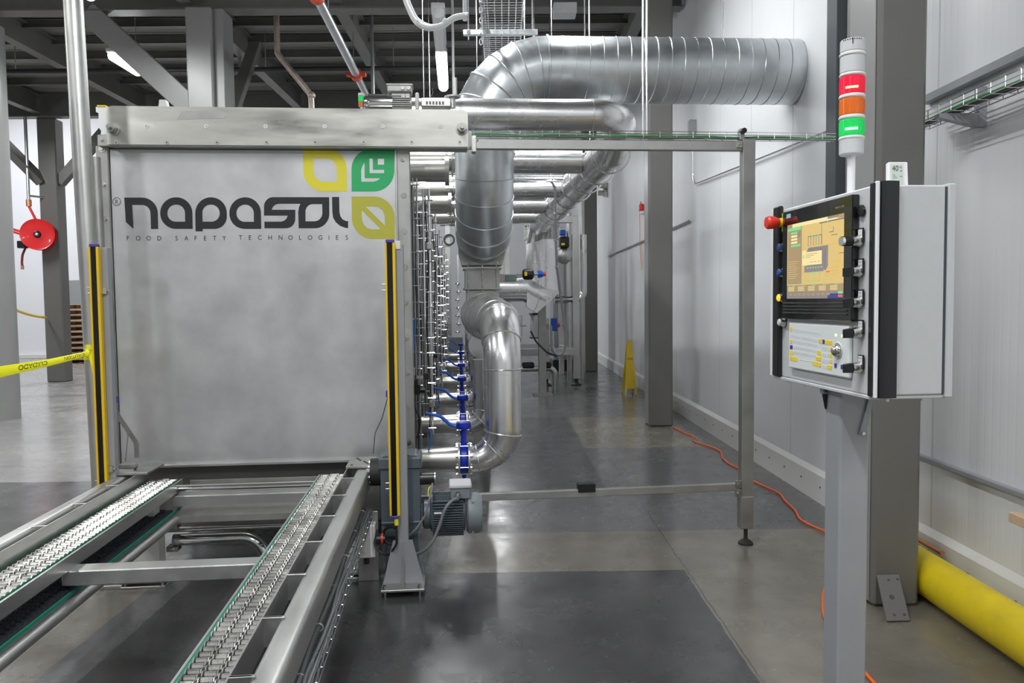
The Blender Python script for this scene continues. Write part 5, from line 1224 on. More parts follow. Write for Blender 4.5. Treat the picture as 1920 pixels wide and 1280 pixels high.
for i, (px, py) in enumerate(((1612, 452), (1612, 509), (1612, 567), (1612, 624), (1612, 689))):
    plate(px+3, py-13, (('0', 'ON'), ('VALVE', 'DRAIN'), ('STEP', 'TIME'), ('VALVE', 'LOCK'), ('MODE', 'SET'))[i])
    b_ = button(px, py, None, .022, kind='switch'); c_ = kf(px, py)
    if i == 0:
        g = MB('black_plastic'); g.cyl((KX-.022, c_.y, c_.z), (KX-.045, c_.y, c_.z), .0125, n=18); g.build('key_collar', 'black_plastic', b_)
        g = MB('chrome'); g.cyl((KX-.045, c_.y, c_.z), (KX-.052, c_.y, c_.z), .013, n=18); g.build('key_barrel', 'chrome', b_)
    else:
        g = MB('black_plastic'); g.hull([(KX-.046, c_.y-.004, c_.z-.013), (KX-.022, c_.y-.010, c_.z-.013), (KX-.022, c_.y+.010, c_.z-.013), (KX-.046, c_.y+.004, c_.z-.013), (KX-.046, c_.y-.004, c_.z+.010), (KX-.022, c_.y-.010, c_.z+.013), (KX-.022, c_.y+.010, c_.z+.013), (KX-.046, c_.y+.004, c_.z+.010)], .001); g.build('rotary_knob', 'black_plastic', b_)
# emergency stop
c_ = kf(1473, 417); g = MB('logo_olive'); g.box(KX-.006, KX, c_.y-.020, c_.y+.018, c_.z-.030, c_.z+.032, .003); es = g.build('emergency_stop', 'logo_olive', t)
g = MB('key_yellow'); g.cyl((KX-.008, c_.y, c_.z), (KX-.022, c_.y, c_.z), .014, n=18); g.build('collar', 'key_yellow', es)
g = MB('red_knob'); g.lathe([(.013, .018), (.0135, .026), (.020, .040), (.0215, .058), (.018, .064), (0, .066)], (KX, c_.y, c_.z), (-1, 0, 0), 26); g.build('mushroom_knob', 'red_knob', es)
# floor post of the cabinet
pa = C.at(1573, 1100, y=2.2)
t = thing('cabinet_post', 'square grey steel post carrying the control cabinet', 'post', C, (1.16, 2.2, 0))
px_l = B.at(1573, 1100, y=2.17); 
xl_ = C.at(1573, 1000, y=2.12).x; xr_ = C.at(1628, 1000, y=2.12).x
g = MB('post_grey'); g.box(xl_, xr_, 2.12, 2.12+(xr_-xl_), .012, zb-.010, .006); g.build('tube', 'post_grey', t)
g = MB('post_grey'); g.box(xl_-.08, xr_+.08, 2.04, 2.28, 0, .012, .002); g.build('foot_plate', 'post_grey', t)
g = MB('post_grey'); a_ = C.at(1600, 815, y=2.118); g.prism([(xr_-.035, 2.112, a_.z), (xr_-.015, 2.112, a_.z), (xr_+.012, 2.112, zb-.012), (xr_-.002, 2.112, zb-.012)], (0, .006, 0)); g.build('strut', 'post_grey', t)
g = MB('nickel'); g.cyl((xr_-.025, 2.112, a_.z+.005), (xr_-.025, 2.106, a_.z+.005), .005, n=8); g.build('bolt', 'nickel', t)
t = thing('cable_gland', 'small black pointed gland with blue dot hanging under the cabinet left of its post', 'fitting', C, (xl_-.005, 2.2, zb-.08))
p_ = C.at(1549, 748, y=2.2); g = MB('black_plastic'); g.cyl((xl_-.006, 2.2, zb-.02), (xl_-.003, 2.2, zb-.075), .010, .002, n=10); g.build('gland', 'black_plastic', t)
g = MB('nickel'); g.box(xl_-.016, xl_+.0, 2.19, 2.21, zb-.028, zb-.010); g.build('bracket', 'nickel', t)
g = MB('button_blue'); g.cyl((xl_-.008, 2.19, zb-.019), (xl_-.008, 2.187, zb-.019), .005, n=10); g.build('dot', 'button_blue', t)
# ------------------------------------------------------------------ stack light
ty = 2.22; q = lambda px, py: C.at(px, py, y=ty)
c_ = q(1597, 200); tx = q(1594, 330).x+.003
t = thing('stack_light', 'tall signal tower on the cabinet roof with lit red and green lenses', 'signal light', C, (tx, ty, zt))
Zp = lambda py: q(1597, py).z
r_ = .0345
g = MB('white_plastic'); g.cyl((tx, ty, zt+.004), (tx, ty, Zp(290)), .0115, n=18); g.build('pole', 'white_plastic', t)
g = MB('white_plastic'); g.cyl((tx, ty, zt), (tx, ty, zt+.006), .03, n=18); g.build('pole_foot', 'white_plastic', t)
def seg(a_, b_, m, nm, rr_=r_): 
    g = MB(m); g.lathe([(rr_-.003, 0), (rr_, .003), (rr_, Zp(b_)-Zp(a_)-.003), (rr_-.002, Zp(b_)-Zp(a_))], (tx, ty, Zp(a_)), (0, 0, 1), 36); return g.build(nm, m, t)
seg(291, 262, 'cabinet_grey', 'base'); seg(263, 257, 'offwhite', 'joint_ring', r_+.002)
seg(257, 225, 'lens_green', 'lens_green'); seg(225, 218, 'offwhite', 'joint_ring', r_+.002)
seg(218, 186, 'glass_amber', 'lens_amber'); seg(186, 179, 'offwhite', 'joint_ring', r_+.002)
seg(179, 145, 'lens_red', 'lens_red'); seg(145, 139, 'offwhite', 'joint_ring', r_+.002)
seg(139, 107, 'cabinet_grey', 'blank_module'); seg(107, 100, 'offwhite', 'joint_ring', r_+.002); seg(100, 76, 'cabinet_grey', 'buzzer_cap')
for (py, m) in ((168, 'led_red'), (245, 'led_green')):
    g = MB(m)
    pts = [Vector((tx+(r_+.0005)*math.sin(w), ty-(r_+.0005)*math.cos(w), Zp(py))) for w in [(-1.0+.12*k) for k in range(9)]]
    g.tube(pts, .0032, 6); g.build('lamp', m, t)
for (a_, b_, m) in ((257, 225, 'lens_green'), (218, 186, 'glass_amber'), (179, 145, 'lens_red')):
    g = MB(m)
    for k in range(44):
        w = 2*PI*k/44; g.cyl((tx+r_*math.sin(w), ty-r_*math.cos(w), Zp(a_)+.006), (tx+r_*math.sin(w), ty-r_*math.cos(w), Zp(b_)-.006), .0011, n=4, cap=False)
    g.build('lens_ribs', m, t)
g = MB('ink')
for k in range(9):
    w = -1.25+.18*k; 
    g.box(tx+r_*math.sin(w)-.001, tx+r_*math.sin(w)+.001, ty-r_*math.cos(w)-.0012, ty-r_*math.cos(w)+.002, Zp(80), Zp(77.5))
g.box(tx-r_*.47-.001, tx-r_*.47+.001, ty-r_*.88-.0015, ty-r_*.88+.001, Zp(88), Zp(77)); g.build('sound_slots', 'ink', t)
# ------------------------------------------------------------------ thermometer on the cabinet
ty2 = KY0+.10; q = lambda px, py: C.at(px, py, y=ty2)
a_, b_ = q(1665, 345), q(1713, 302)
t = thing('digital_thermometer', 'small white digital thermometer reading 40 and 73 standing on the cabinet roof', 'thermometer', C, ((a_.x+b_.x)/2, ty2, zt))
W = .058; H = b_.z-zt; x0 = a_.x+.001
lean = Vector((.0035, .012, H)); O_ = Vector((x0, ty2, zt)); xd = Vector((1, 0, .004))
def tp_(u, v, off=0): return O_+xd*(u)+lean*(v/H)+Vector((0, -1, .2)).normalized()*off
g = MB('white_plastic'); g.hull([tp_(0, 0), tp_(W, 0), tp_(W, 0, -.014), tp_(0, 0, -.014), tp_(.003, H), tp_(W, H), tp_(W, H, -.014), tp_(.003, H, -.014)], .002); g.build('case', 'white_plastic', t)
g = MB('offwhite'); g.hull([tp_(.004, .001, .001), tp_(W-.012, .001, .001), tp_(W-.012, .001, 0), tp_(.004, .001, 0), tp_(.006, H-.003, .001), tp_(W-.012, H-.003, .001), tp_(W-.012, H-.003, 0), tp_(.006, H-.003, 0)]); g.build('face_plate', 'offwhite', t)
g = MB('lcd'); v = [g.bm.verts.new(tp_(*p_, .0016)) for p_ in ((.010, .002), (W-.016, .002), (W-.016, H-.009), (.010, H-.009))]; g.face(v)
g.use('ink')
def ttext(s_, u, v, h, kx=.8):
    vs, fs = text2d(s_, 1.); g.flat((vs, fs), lambda a_, b2: tp_(u+a_*h/.7*kx, v+b2*h/.7, .0019))
ttext('40', .012, H-.026, .0155); ttext('%', .030, H-.017, .004); ttext('65', .034, H-.018, .005); ttext('73', .012, .003, .012); ttext('°F', .027, .010, .004); ttext('60', .033, .004, .004); ttext('38', .034, H-.028, .0045); ttext('AM', .033, H*.45, .004)
for k in range(3): v = [g.bm.verts.new(tp_(*p_, .0019)) for p_ in ((.013, H*.42+.004*k), (.026-.003*k, H*.42+.004*k), (.026-.003*k, H*.42+.0008+.004*k), (.013, H*.42+.0008+.004*k))]; g.face(v)
g.build('display', 'lcd', t)
# ------------------------------------------------------------------ right-hand wall furniture
# black conduit post on the wall behind the cabinet
t = thing('wall_channel', 'black vertical channel fixed to the white wall left of the near column', 'channel', B, (2.28, 5.5, 1.45))
g = MB('dark_grey_and_shade'); ya = B.at(1572, 300, x=2.28).y; yb = B.at(1553, 300, x=2.28).y; g.box(2.26, WX, ya, yb, 1.45, DK-.02, .004); g.build('channel', 'dark_grey_and_shade', t)
# strut rail and cable tray on the near wall
z_ = B.at(1725, 192, x=2.3).z; z2 = B.at(1920, 106, x=2.3).z
t = thing('strut_rail', 'grey strut rail on the white wall above the near cable tray', 'rail', B, (2.3, 3.2, z_))
g = MB('post_grey'); g.box(2.285, WX-.001, .8, 4.25, z_-.022, z_+.022, .003); g.build('rail', 'post_grey', t)
zt_ = B.at(1800, 205, x=2.22).z
mesh_tray('cable_tray', (2.20, .8, zt_-.02), (2.20, 4.12, zt_-.02), .12, .05, 'wire cable tray with green wire along the white wall right of the near column', B, (1, 0, 0), .1, (('green_wire', -.045, .005, .012), ('cable_grey', 0, .012, .016), ('tube_grey', .03, .014, .018), ('cable_black', -.02, .01, .014)), r=.003)
for i, yy in enumerate((B.at(1835, 180, x=2.3).y, B.at(1290, 250, x=2.3).y-4.4)):
    if i: continue
    t = thing('tray_bracket', 'grey triangular wall bracket holding up the near cable tray', 'bracket', B, (2.3, yy, zt_-.1))
    g = MB('post_grey'); g.box(2.29, WX-.001, yy-.02, yy+.02, zt_-.09, zt_+.10, .002); g.build('wall_plate', 'post_grey', t)
    g = MB('post_grey'); g.prism([(2.29, yy-.02, zt_-.09), (2.10, yy-.02, zt_-.045), (2.10, yy-.02, zt_-.026), (2.29, yy-.02, zt_-.026)], (0, .04, 0)); g.build('arm', 'post_grey', t)
zc = B.at(1710, 850, x=2.31).z
g = MB('post_grey'); g.box(2.295, WX-.001, .8, 4.9, zc-.012, zc+.012, .003); solo(g, 'wall_ledge', 'thin grey ledge rail on the white wall right of the near column', 'rail', 'post_grey', B, (2.31, 2.9, zc))
# black box on the wall at the far right of the ledge
# thin conduit with a hook behind the guard frame
q = lambda px, py: B.at(px, py, x=2.30)
g = MB('zinc_wire'); g.tube(fillet([q(1299, 262), q(1299, 330), q(1303, 345), q(1410, 303), q(1560, 243)], .1), .009, 8); solo(g, 'wall_conduit', 'thin grey conduit hooking down and sloping up along the white wall behind the guard frame', 'conduit', 'zinc_wire', B, q(1299, 330))
g = MB('post_grey'); p_ = q(1299, 238); g.box(2.25, 2.33, p_.y-.05, p_.y+.05, p_.z-.10, p_.z+.08, .004); solo(g, 'wall_bracket', 'small grey bracket on the white wall above the hooked conduit', 'bracket', 'post_grey', B, p_)
g = MB('post_grey'); a_, b_ = q(1290, 262), q(1262, 345); g.cyl((2.30, 9.6, 2.47), (2.30, 17.0, 2.47), .014, n=8); solo(g, 'wall_conduit', 'straight thin conduit running back along the white wall behind the middle column', 'conduit', 'post_grey', B, (2.3, 9.6, 2.47))
for (px, py, l_) in ((1131, 348, 'upper'), (1131, 362, 'lower')):
    p_ = B.at(px-10, py, y=17.3); g = MB('nickel'); g.cyl((p_.x, 17.3, p_.z), (WX, 17.3, p_.z), .06, n=12); g.cyl((p_.x+.12, 17.3, p_.z), (p_.x+.2, 17.3, p_.z), .09, n=12)
    solo(g, 'wall_nozzle', '%s of two short pipe stubs poking from the white wall beside the far column' % l_, 'pipe', 'nickel', B, p_)
# red fire device and hose loop
p_ = B.at(1202, 390, x=2.28); t = thing('fire_alarm', 'small red alarm light on the white wall just left of the middle column', 'alarm', B, p_)
g = MB('red_reel'); g.box(2.25, 2.325, p_.y-.05, p_.y+.05, p_.z-.05, p_.z+.07, .02); g.build('housing', 'red_reel', t)
g = MB('offwhite'); g.box(2.26, 2.325, p_.y-.05, p_.y+.05, p_.z-.10, p_.z-.05, .01); g.build('base', 'offwhite', t)
g = MB('copper'); g.tube(fillet([(2.30, p_.y+.1, p_.z+.1), (2.30, p_.y+.15, p_.z+.15), (2.30, p_.y+.28, p_.z), (2.30, p_.y+.2, p_.z-.7), (2.30, p_.y+.1, p_.z-1.0)], .1), .007, 6); g.build('wire', 'copper', t)
# wet floor sign
sy_ = 12.35; a_ = B.at(1180, 735, y=sy_); t = thing('wet_floor_sign', 'yellow folding wet floor sign standing near the white wall far down the aisle', 'sign', B, (a_.x, sy_, 0))
zt2 = B.at(1177, 637, y=sy_).z
for s_ in (-1, 1):
    g = MB('yellow_sign'); x_ = a_.x
    lp = loop2([(-.13, 0), (-.10, 0), (-.085, .10), (.085, .10), (.10, 0), (.13, 0), (.05, zt2, .03), (-.05, zt2, .03)], 4)
    g.prism([(x_+u*.75+.0, sy_+s_*(.16*(1-w/zt2)+.004), w) for u, w in lp], (0, .008*s_, 0)); g.build('board', 'yellow_sign', t)
    g = MB('ink')
    vs, fs = text2d('CAUTION', 1.); x0 = min(v[0] for v in vs); x1 = max(v[0] for v in vs)
    if s_ < 0: g.flat((vs, fs), lambda u, v: (x_+((u-x0)/(x1-x0)-.5)*.09, sy_-(.16*(1-(.55+v*.05)/zt2)+.013), .55+v*.05)); g.build('lettering', 'ink', t)
    else: g.bm.free()
g = MB('yellow_sign'); g.cyl((a_.x-.04, sy_, zt2-.01), (a_.x+.04, sy_, zt2-.01), .014, n=10); g.build('hinge', 'yellow_sign', t)
# orange cord
def on(px, py, z=.012): return B.at(px, py, z=z)
path = [(1262, 800), (1275, 807), (1293, 815), (1300, 818), (1302, 827), (1330, 836), (1350, 845), (1355, 858), (1368, 869), (1382, 876), (1400, 883), (1412, 900), (1440, 914), (1462, 925), (1472, 938), (1490, 955), (1500, 972), (1522, 985), (1548, 997)]
pts = [on(*p_) for p_ in path]
pts += [B.at(1575, 1018, z=.012), B.at(1560, 1060, z=.012), B.at(1546, 1105, z=.012), B.at(1543, 1130, z=.012), B.at(1548, 1160, z=.012), B.at(1585, 1215, z=.012), B.at(1632, 1272, z=.012), B.at(1660, 1300, z=.012)]
sm = []
for i in range(len(pts)-1):
    p0_, p1_, p2_, p3_ = pts[max(0, i-1)], pts[i], pts[i+1], pts[min(len(pts)-1, i+2)]
    for k in range(5):
        u = k/5; sm.append(.5*((2*p1_)+(p2_-p0_)*u+(2*p0_-5*p1_+4*p2_-p3_)*u*u+(3*p1_-p0_-3*p2_+p3_)*u**3))
t = thing('extension_cord', 'long orange extension cord snaking over the floor from the middle column past the cabinet post', 'cord', B, pts[0])
g = MB('orange_cord'); g.tube(sm, .0075, 8); g.build('cord', 'orange_cord', t, ang=60)
g = MB('black_plastic'); p_ = on(1408, 882, .02); g.bar(p_, p_+Vector((.03, .05, 0)), .025, .025, bev=.004); g.build('plug', 'black_plastic', t)
# yellow pipe on the floor
py0 = B.at(1716, 1100, x=2.1).y
yx, yr = 2.12, .105
t = thing('yellow_pipe', 'thick yellow pipe with a maroon ring lying on the floor along the white wall', 'pipe', B, (yx, 2.5, 0))
g = MB('yellow_pipe'); g.cyl((yx, .6, yr), (yx, 4.02, yr), yr, n=36); g.build('tube', 'yellow_pipe', t)
g = MB('maroon'); g.cyl((yx, 4.02, yr), (yx, 4.05, yr), yr+.004, n=36); g.build('ring', 'maroon', t)
g = MB('yellow_pipe'); g.cyl((yx, 4.05, yr), (yx, 4.42, yr), yr-.004, n=36); g.build('end_piece', 'yellow_pipe', t)
g = MB('copper'); p_ = B.at(1748, 1072, x=2.24); g.cyl((2.265, p_.y-.05, .17), (2.265, p_.y+.35, .17), .012, n=10); solo(g, 'copper_tube', 'short copper tube lying between the yellow pipe and the wall', 'pipe', 'copper', B, (2.24, p_.y, .19))
g = MB('post_grey'); g.prism([(WX-.036, .8, 0.0), (WX-.075, .8, 0.0), (WX-.075, .8, .02), (WX-.05, .8, .03), (WX-.036, .8, .12)], (0, 4.4, 0)); solo(g, 'floor_channel', 'grey metal floor channel at the foot of the white wall behind the yellow pipe', 'channel', 'post_grey', B, (2.28, 3, 0))
# leaning steel plate
P4 = [B.at(1643, 1079, y=3.655), B.at(1684, 1078, y=3.655), B.at(1705, 1164, z=.004), B.at(1662, 1165, z=.004)]
t = thing('steel_plate', 'drilled steel plate leaning against the foot of the near column', 'plate', B, (P4[2].x, P4[2].y, 0))
nrm = (P4[1]-P4[0]).cross(P4[3]-P4[0]).normalized(); 
if nrm.y > 0: nrm = -nrm
g = MB('steel_dark'); g.prism(P4, nrm*.008); g.build('plate', 'steel_dark', t)
def bil(u, v): return P4[0].lerp(P4[1], u).lerp(P4[3].lerp(P4[2], u), v)
for (u, v, r_) in ((.48, .12, .007), (.90, .11, .007), (.45, .50, .012), (.38, .88, .007), (.82, .88, .007)):
    g = MB('dark_grey_and_shade'); g.cyl(bil(u, v)+nrm*.008, bil(u, v)+nrm*.0086, r_, n=12); g.build('bolt_hole', 'dark_grey_and_shade', t)
# timber end
q = lambda px, py: B.at(px, py, x=2.16)
a_ = q(1890, 968); t = thing('timber', 'light wooden batten jutting in at the far right edge before the white wall', 'batten', B, (2.2, a_.y, 0))
g = MB('wood'); g.box(2.16, 2.25, a_.y-1.4, a_.y, a_.z-.022, a_.z+.022, .003); g.build('batten', 'wood', t)
g = MB('wood'); g.box(2.245, 2.285, a_.y-1.2, a_.y-1.1, .03, a_.z+.02, .003); g.build('prop', 'wood', t)

# ------------------------------------------------------------------ left hall
q = lambda px, py, y=15.2: B.at(px, py, y=y)
c_ = q(72, 440); R_ = .30
t = thing('hose_reel', 'red metal hose reel hung on the braced grey column', 'hose reel', B, (c_.x, 15.2, c_.z-R_))
ax = Vector((.35, -1, 0)).normalized()
for s_ in (0, .16):
    g = MB('red_reel'); g.lathe([(.05, 0), (R_*.5, .012), (R_*.88, .0), (R_, .014), (R_, .022), (R_*.88, .01), (.05, .02)], c_+ax*(s_-.08), ax, 36); g.build('disc', 'red_reel', t)
g = MB('maroon'); g.lathe([(.2, 0), (.2, .15)], c_+ax*(-.07), ax, 28); g.build('hose_coil', 'maroon', t)
g = MB('black_plastic'); g.lathe([(.07, 0), (.05, .04), (0, .04)], c_+ax*.1, ax, 18); g.use('offwhite').lathe([(.03, .04), (.02, .07), (0, .07)], c_+ax*.1, ax, 10); g.build('hub', 'black_plastic', t)
g = MB('red_reel'); g.bar(c_-ax*.06, (-8.98, 15.42, c_.z), .1, .06); g.build('arm', 'red_reel', t)
g = MB('black_plastic'); p_ = q(48, 460); g.box(p_.x-.08, p_.x+.06, 15.05, 15.2, p_.z-.06, p_.z+.08, .01); g.build('guide', 'black_plastic', t)
g = MB('maroon'); g.tube(fillet([q(48, 464), q(42, 478), q(41, 492), q(42, 500)], .2), .022, 8); g.build('hose_end', 'maroon', t)
g = MB('copper'); g.tube([q(42, 498), q(42, 505)], .03, 8); g.build('nozzle', 'copper', t)
for d_ in (0, 5):
    g = MB('red_reel'); g.tube([q(46, 436+d_), q(20, 428+d_), q(-40, 415)], .022, 8); g.build('feed_hose', 'red_reel', t)
t = thing('air_drop_pipe', 'thin grey vertical air pipe coming down to the red hose reel', 'pipe', B, q(55, 395))
g = MB('zinc_wire'); a_ = q(48, 60); b_ = q(54, 382); x_ = (a_.x+b_.x)/2+.05; g.cyl((b_.x, 15.2, b_.z), (b_.x, 15.2, BZ-.02), .03, n=10); g.build('pipe', 'zinc_wire', t)
g = MB('zinc_wire'); p_ = q(60, 367); g.cyl((b_.x, 15.2, p_.z), (-9.02, 15.42, p_.z), .02, n=8); g.build('bracket', 'zinc_wire', t)
g = MB('copper'); g.cyl((b_.x, 15.2, b_.z-.05), (b_.x, 15.2, b_.z+.08), .05, n=10); g.build('union', 'copper', t)
g = MB('red_reel'); g.tube([(b_.x, 15.2, b_.z-.05), c_+Vector((0, 0, R_*.7))], .025, 8); g.build('whip_hose', 'red_reel', t)
# rope
g = MB('yellow_paint'); a_, m_, b_ = q(20, 576, 12.5), q(50, 592, 13.8), q(86, 595, 15.35)
pts = []
for k in range(13):
    u = k/12; pts.append(a_*(1-u)**2+m_*2*u*(1-u)+b_*u*u)
g.tube(pts, .025, 6); solo(g, 'barrier_rope', 'thin yellow rope strung between the two hall columns on the left', 'rope', 'yellow_paint', B, a_)
t = thing('notice_frame', 'two small pale notices on the left side of the braced column', 'notice', B, (-9.11, 15.55, 1.4))
for z_ in (1.62, 1.32):
    g = MB('white_plastic'); g.box(-9.115, -9.10, 15.47, 15.65, z_, z_+.22, .002); g.build('sheet', 'white_plastic', t)
# pallets
pw0, pw1 = B.at(124, 650, y=20.0).x, B.at(124, 650, y=20.0).x+1.22
def pallet():
    t = thing('wood_pallet', '', 'pallet', B, (pw0, 20, 0), 'stack of wooden pallets')
    for k in range(4):
        g = MB('wood'); y_ = 20+.35*k; g.box(pw0, pw1, y_, y_+.10, .117, .140, .002); g.build('deck_board', 'wood', t)
        g = MB('wood'); g.box(pw0, pw1, y_, y_+.10, 0, .020, .002); g.build('base_board', 'wood', t)
    for k in range(3):
        x_ = pw0+.0+(pw1-pw0-.05)*k/2; g = MB('wood_dark'); g.box(x_, x_+.05, 20.01, 21.1, .020, .117, .002); g.build('stringer', 'wood_dark', t)
    return t
pal0 = pallet(); NM = ['bottom pallet of the wooden stack', 'second pallet from the floor', 'third pallet from the floor', 'fourth pallet from the floor', 'fifth pallet from the floor', 'sixth pallet from the floor', 'seventh pallet from the floor', 'eighth pallet from the floor', 'ninth pallet from the floor', 'tenth pallet from the floor', 'top pallet of the wooden stack']
pal0['label'] = NM[0]+' left of the machine'
for k in range(1, 11): dup(pal0, (.03*math.sin(k*2.2), .02*math.cos(k*3), .1415*k), NM[k]+' left of the machine')

# ------------------------------------------------------------------ things under the deck
q = lambda px, py, y: B.at(px, py, y=y)
# sprinkler main with orange clamps
zP = 4.72; a_ = B.at(600, 5, z=zP); b_ = B.at(668, 140, z=zP)
t = thing('sprinkler_pipe', 'silver sprinkler pipe with orange couplings slanting away under the deck', 'pipe', B, (a_.x, a_.y, zP))
d_ = (b_-a_).normalized(); g = MB('galvanised'); g.cyl(a_-d_*3.2, b_, .055, n=18); g.build('pipe', 'galvanised', t)
for p_ in (a_-d_*.2, b_):
    g = MB('orange_clamp'); g.cyl(p_-d_*.05, p_+d_*.05, .085, n=16); g.box(p_.x-.14, p_.x+.14, p_.y-.04, p_.y+.04, p_.z-.025, p_.z+.025, .008); g.build('coupling', 'orange_clamp', t)
g = MB('galvanised'); g.cyl(b_+d_*.05, b_+d_*3.0, .05, n=16); g.build('pipe_end', 'galvanised', t)
for s_ in (.5, 2.4):
    g = MB('zinc_wire'); p_ = a_+d_*s_; g.cyl(p_+Vector((0, 0, .05)), (p_.x, p_.y, DK-.01), .008, n=6); g.build('hanger', 'zinc_wire', t)
# black line pipe across
zB = B.at(500, 130, y=11.75).z; t = thing('black_pipe', 'thin black pipe running level across the whole deck bay', 'pipe', B, (-5, 11.75, zB))
g = MB('cable_black'); g.cyl((-8.0, 11.75, zB-.0), (-.3, 11.75, zB+.0), .035, n=12); g.build('pipe', 'cable_black', t)
for x_ in (-7.2, -3.5, -1.6):
    g = MB('zinc_wire'); g.cyl((x_, 11.75, zB+.03), (x_, 11.75, DK-.01), .008, n=6); g.build('hanger', 'zinc_wire', t)
# rusty bent pipe
y_ = 10.6; t = thing('bent_drain', 'reddish bent drain pipe dropping from the deck behind the header', 'pipe', B, q(585, 200, y_))
a_ = q(519, 45, y_); g = MB('rusty_pipe'); g.tube(fillet([(a_.x, y_, DK-.1), q(520, 100, y_), q(583, 178, y_), q(586, 230, y_)], .1), .04, 12); g.build('pipe', 'rusty_pipe', t, ang=60)
g = MB('rusty_pipe'); p_ = q(584, 179, y_); g.sphere(p_, .055, 10); g.build('fitting', 'rusty_pipe', t)
# other verticals
for (px, y0_, lab) in ((697, 10.9, 'thin dark drop pipe hanging from the deck behind the top motor'), (448, 12.0, 'grey conduit dropping behind the header near the braced column')):
    p_ = q(px, 60, y0_); b_ = q(px, 200, y0_); g = MB('tube_grey'); g.cyl((p_.x, y0_, DK-.01), (p_.x, y0_, b_.z-.3), .025, n=10); solo(g, 'drop_pipe', lab, 'pipe', 'tube_grey', B, (p_.x, y0_, b_.z-.3))
# white cable bundle
t = thing('cable_bundle', 'thick bright white cable bundle sagging between deck and hanging tray', 'cable', B, q(800, 50, 5.6))
for k, (dx_, dy_) in enumerate(((0, 0), (3, 2), (6, -1), (2, 5))):
    Q = lambda px, py: B.at(px+dx_, py+dy_, y=5.6+.02*k)
    g = MB('cable_white'); g.tube(fillet([Q(748, -60), Q(760, 5), Q(775, 38), Q(800, 52), Q(830, 46), Q(850, 30), Q(872, 27)], .15, 5), .013, 8); g.build('cable', 'cable_white', t, ang=60)
for (px, py) in ((782, 42), (835, 40)):
    p_ = q(px, py, 5.6); g = MB('white_plastic'); g.sphere(p_, .022, 8); g.build('tie', 'white_plastic', t)
# hanging mesh tray above the duct
zT = 3.62; xl_ = B.at(900, 75, z=zT); xr_ = B.at(983, 60, z=zT)
xc, wT = (xl_.x+xr_.x)/2, .31
tr = mesh_tray('ladder_tray', (xc, 4.2, zT), (xc, 13.5, zT), wT, .10, 'wide hanging wire mesh tray running back above the big spiral duct', B, (1, 0, 0), .05, (('cable_grey', -.13, .014, .03),), r=.0035)
for yy in (6.15, 8.2, 10.6):
    t = thing('tray_trapeze', {6.15: 'nearest', 8.2: 'middle', 10.6: 'farthest'}[yy]+' slotted cross strut with two rods holding up the wide mesh tray', 'hanger', B, (xc, yy, zT-.03))
    g = MB('galvanised'); g.box(xc-.30, xc+.28, yy-.02, yy+.02, zT-.045, zT-.006, .003); g.build('strut', 'galvanised', t)
    for s_ in (-.26, .24):
        g = MB('zinc_wire'); g.cyl((xc+s_, yy, zT-.08), (xc+s_, yy, DK-.01), .006, n=6); g.build('rod', 'zinc_wire', t)
# chain
t = thing('hanging_chain', 'bright steel chain hanging down in front of the wide mesh tray', 'chain', B, q(902, 80, 5.2))
p_ = q(902, 78, 5.35)
for k in range(26):
    z_ = p_.z+.035*k; g = MB('chrome'); n_ = 8
    ang_ = (k % 2)*PI/2; pts = [Vector((p_.x+.010*math.cos(2*PI*j/n_)*math.cos(ang_), 5.35+.010*math.cos(2*PI*j/n_)*math.sin(ang_), z_+.023*math.sin(2*PI*j/n_))) for j in range(n_)]
    g.tube(pts, .0035, 5, closed=True); g.build('link', 'chrome', t)
g = MB('zinc_wire'); g.cyl((p_.x, 5.35, p_.z+.035*26-.02), (p_.x, 5.35, DK-.01), .005, n=6); g.build('rod', 'zinc_wire', t)
# conduits beside the tray
for (px, y0_, z0_, lab) in ((872, 5.9, 3.60, 'grey conduit left of the wide mesh tray'), (849, 9.4, 3.4, 'pale conduit beside the bright strip light')):
    p_ = q(px, 60, y0_); g = MB('cabinet_grey'); g.cyl((p_.x, y0_, z0_), (p_.x, y0_, DK-.01), .016, n=10); solo(g, 'drop_conduit', lab, 'conduit', 'cabinet_grey', B, (p_.x, y0_, z0_))
# ventilation grille box
a_, b_ = q(1062, 42, 14.6), q(1172, 108, 14.6); t = thing('ventilation_box', 'black ventilation opening in a grey frame under the deck above the spiral duct', 'vent', B, ((a_.x+b_.x)/2, 14.6, b_.z))
g = MB('steel_dark'); g.box(a_.x-.1, b_.x+.1, 14.65, 15.2, b_.z-.1, DK-.03, .01); g.build('frame', 'steel_dark', t)
g = MB('duct_dark'); g.box(a_.x, b_.x, 14.63, 14.66, b_.z, a_.z); g.build('opening', 'duct_dark', t)
a_ = q(1060, 13, 9.5); t = thing('junction_box', 'small grey box hanging just before the wide cross beam', 'box', B, a_)
g = MB('cabinet_grey'); g.box(a_.x-.14, a_.x+.14, 9.5, 9.75, a_.z-.06, a_.z+.06, .006); g.build('box', 'cabinet_grey', t)
g = MB('zinc_wire'); g.cyl((a_.x, 9.6, a_.z+.06), (a_.x, 9.6, DK-.01), .008, n=6); g.build('rod', 'zinc_wire', t)
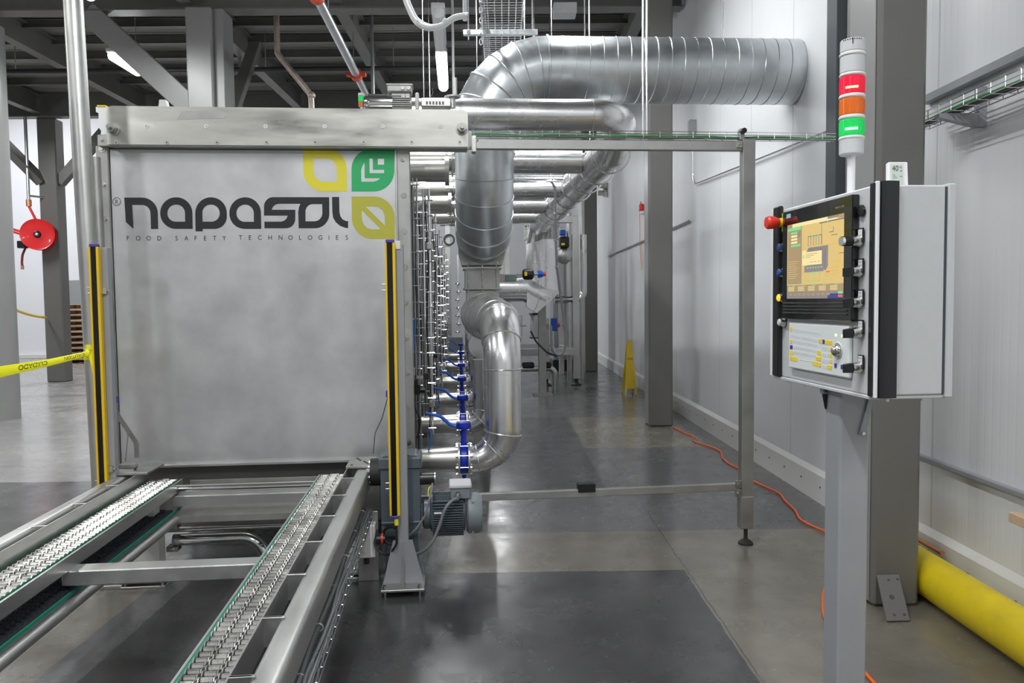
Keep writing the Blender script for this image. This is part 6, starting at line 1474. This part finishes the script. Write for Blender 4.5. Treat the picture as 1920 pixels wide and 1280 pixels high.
def fixture(x, y, z, ln, label, power, w=.16, fr=B, tube_m='lamp_tube'):
    t = thing('strip_light', label, 'light', fr, (x, y, z), 'fluorescent strip lights')
    g = MB('offwhite'); g.box(x-w/2, x+w/2, y-ln/2, y+ln/2, z+.03, z+.09, .01); g.build('housing', 'offwhite', t)
    g = MB(tube_m); g.tube([(x, y-ln/2+.02, z), (x, y-ln/2+.05, z), (x, y+ln/2-.05, z), (x, y+ln/2-.02, z)], [.03, .075, .075, .03], 14); g.build('tube', tube_m, t)
    for s in (-1, 1): g = MB('zinc_wire'); g.cyl((x, y+s*ln*.4, z+.09), (x, y+s*ln*.4, DK-.014 if y < 16 else 8.99), .006, n=6); g.build('hanger', 'zinc_wire', t)
    if power <= 0: return t
    ld = bpy.data.lights.new('strip_glow', 'AREA'); ld.shape = 'RECTANGLE'; ld.size = .10; ld.size_y = ln; ld.energy = power; ld.color = (.97, .985, 1)
    lo = bpy.data.objects.new('strip_glow', ld); COL.objects.link(lo); lo.matrix_world = fr.m @ Matrix.Translation((x, y, z-.085))
    return t
fixture(-.195, 11.5, 4.85, 1.65, 'bright bare strip light hanging above the machine tunnel', 60, fr=M)
fixture(-.195, 9.75, 4.85, 1.3, 'unlit white strip light just in front of the brightest one', 0, fr=M, tube_m='white_plastic')
fixture(-5.19, 10.95, 4.85, .8, 'strip light half hidden behind the diagonal knee brace', 45)
for (x, y, lab, p) in ((-.6, 1.2, 'strip light over the near end of the conveyor', 95), (-.6, 6.8, 'strip light above the big spiral duct', 70), (-4.4, 2.5, 'strip light over the hall left of the conveyor', 80), (-4.4, 7.5, 'strip light over the hall floor left of the machine', 90), (1.0, -2.2, 'strip light behind the viewer, right side', 92), (-4.4, -3.0, 'strip light behind the viewer, left side', 90), (.7, 6.9, 'added unseen strip light brightening the white wall behind the guard frame', 24), (-.2, 20, 'strip light beyond the machine', 36), (-9.5, 5, 'strip light in the far left bay', 110), (-9.5, 12.4, 'strip light before the reel column', 110)):  # the lamp by the white wall is added, unseen, to brighten that wall
    fixture(x, y, 4.85, 2.2, lab, p)
for (x, y, l_) in ((-8, 19, 'above the pallets'), (-13, 19, 'at the far left'), (-2, 24.5, 'behind the partition')):
    fixture(x, y, 7.6, 2.4, 'high strip light in the bright hall beyond the deck, '+l_, 260 if y < 22 else 80)
w = bpy.data.worlds.new('world'); S.world = w; w.use_nodes = True
w.node_tree.nodes['Background'].inputs[0].default_value = (.8, .85, .9, 1); w.node_tree.nodes['Background'].inputs[1].default_value = .05
S.view_settings.view_transform = 'Standard'; S.view_settings.look = 'None'; S.view_settings.gamma = 1; S.view_settings.use_curve_mapping = False
S.view_settings.exposure = 0.22
S.cycles.use_denoising = True
S.cycles.max_bounces = 8; S.cycles.diffuse_bounces = 4; S.cycles.glossy_bounces = 5; S.cycles.sample_clamp_indirect = 6
for o in bpy.data.objects:
    if o.type == 'EMPTY' and not [c for c in bpy.data.objects if c.parent == o]: print('EMPTY WITHOUT PARTS', o.name)
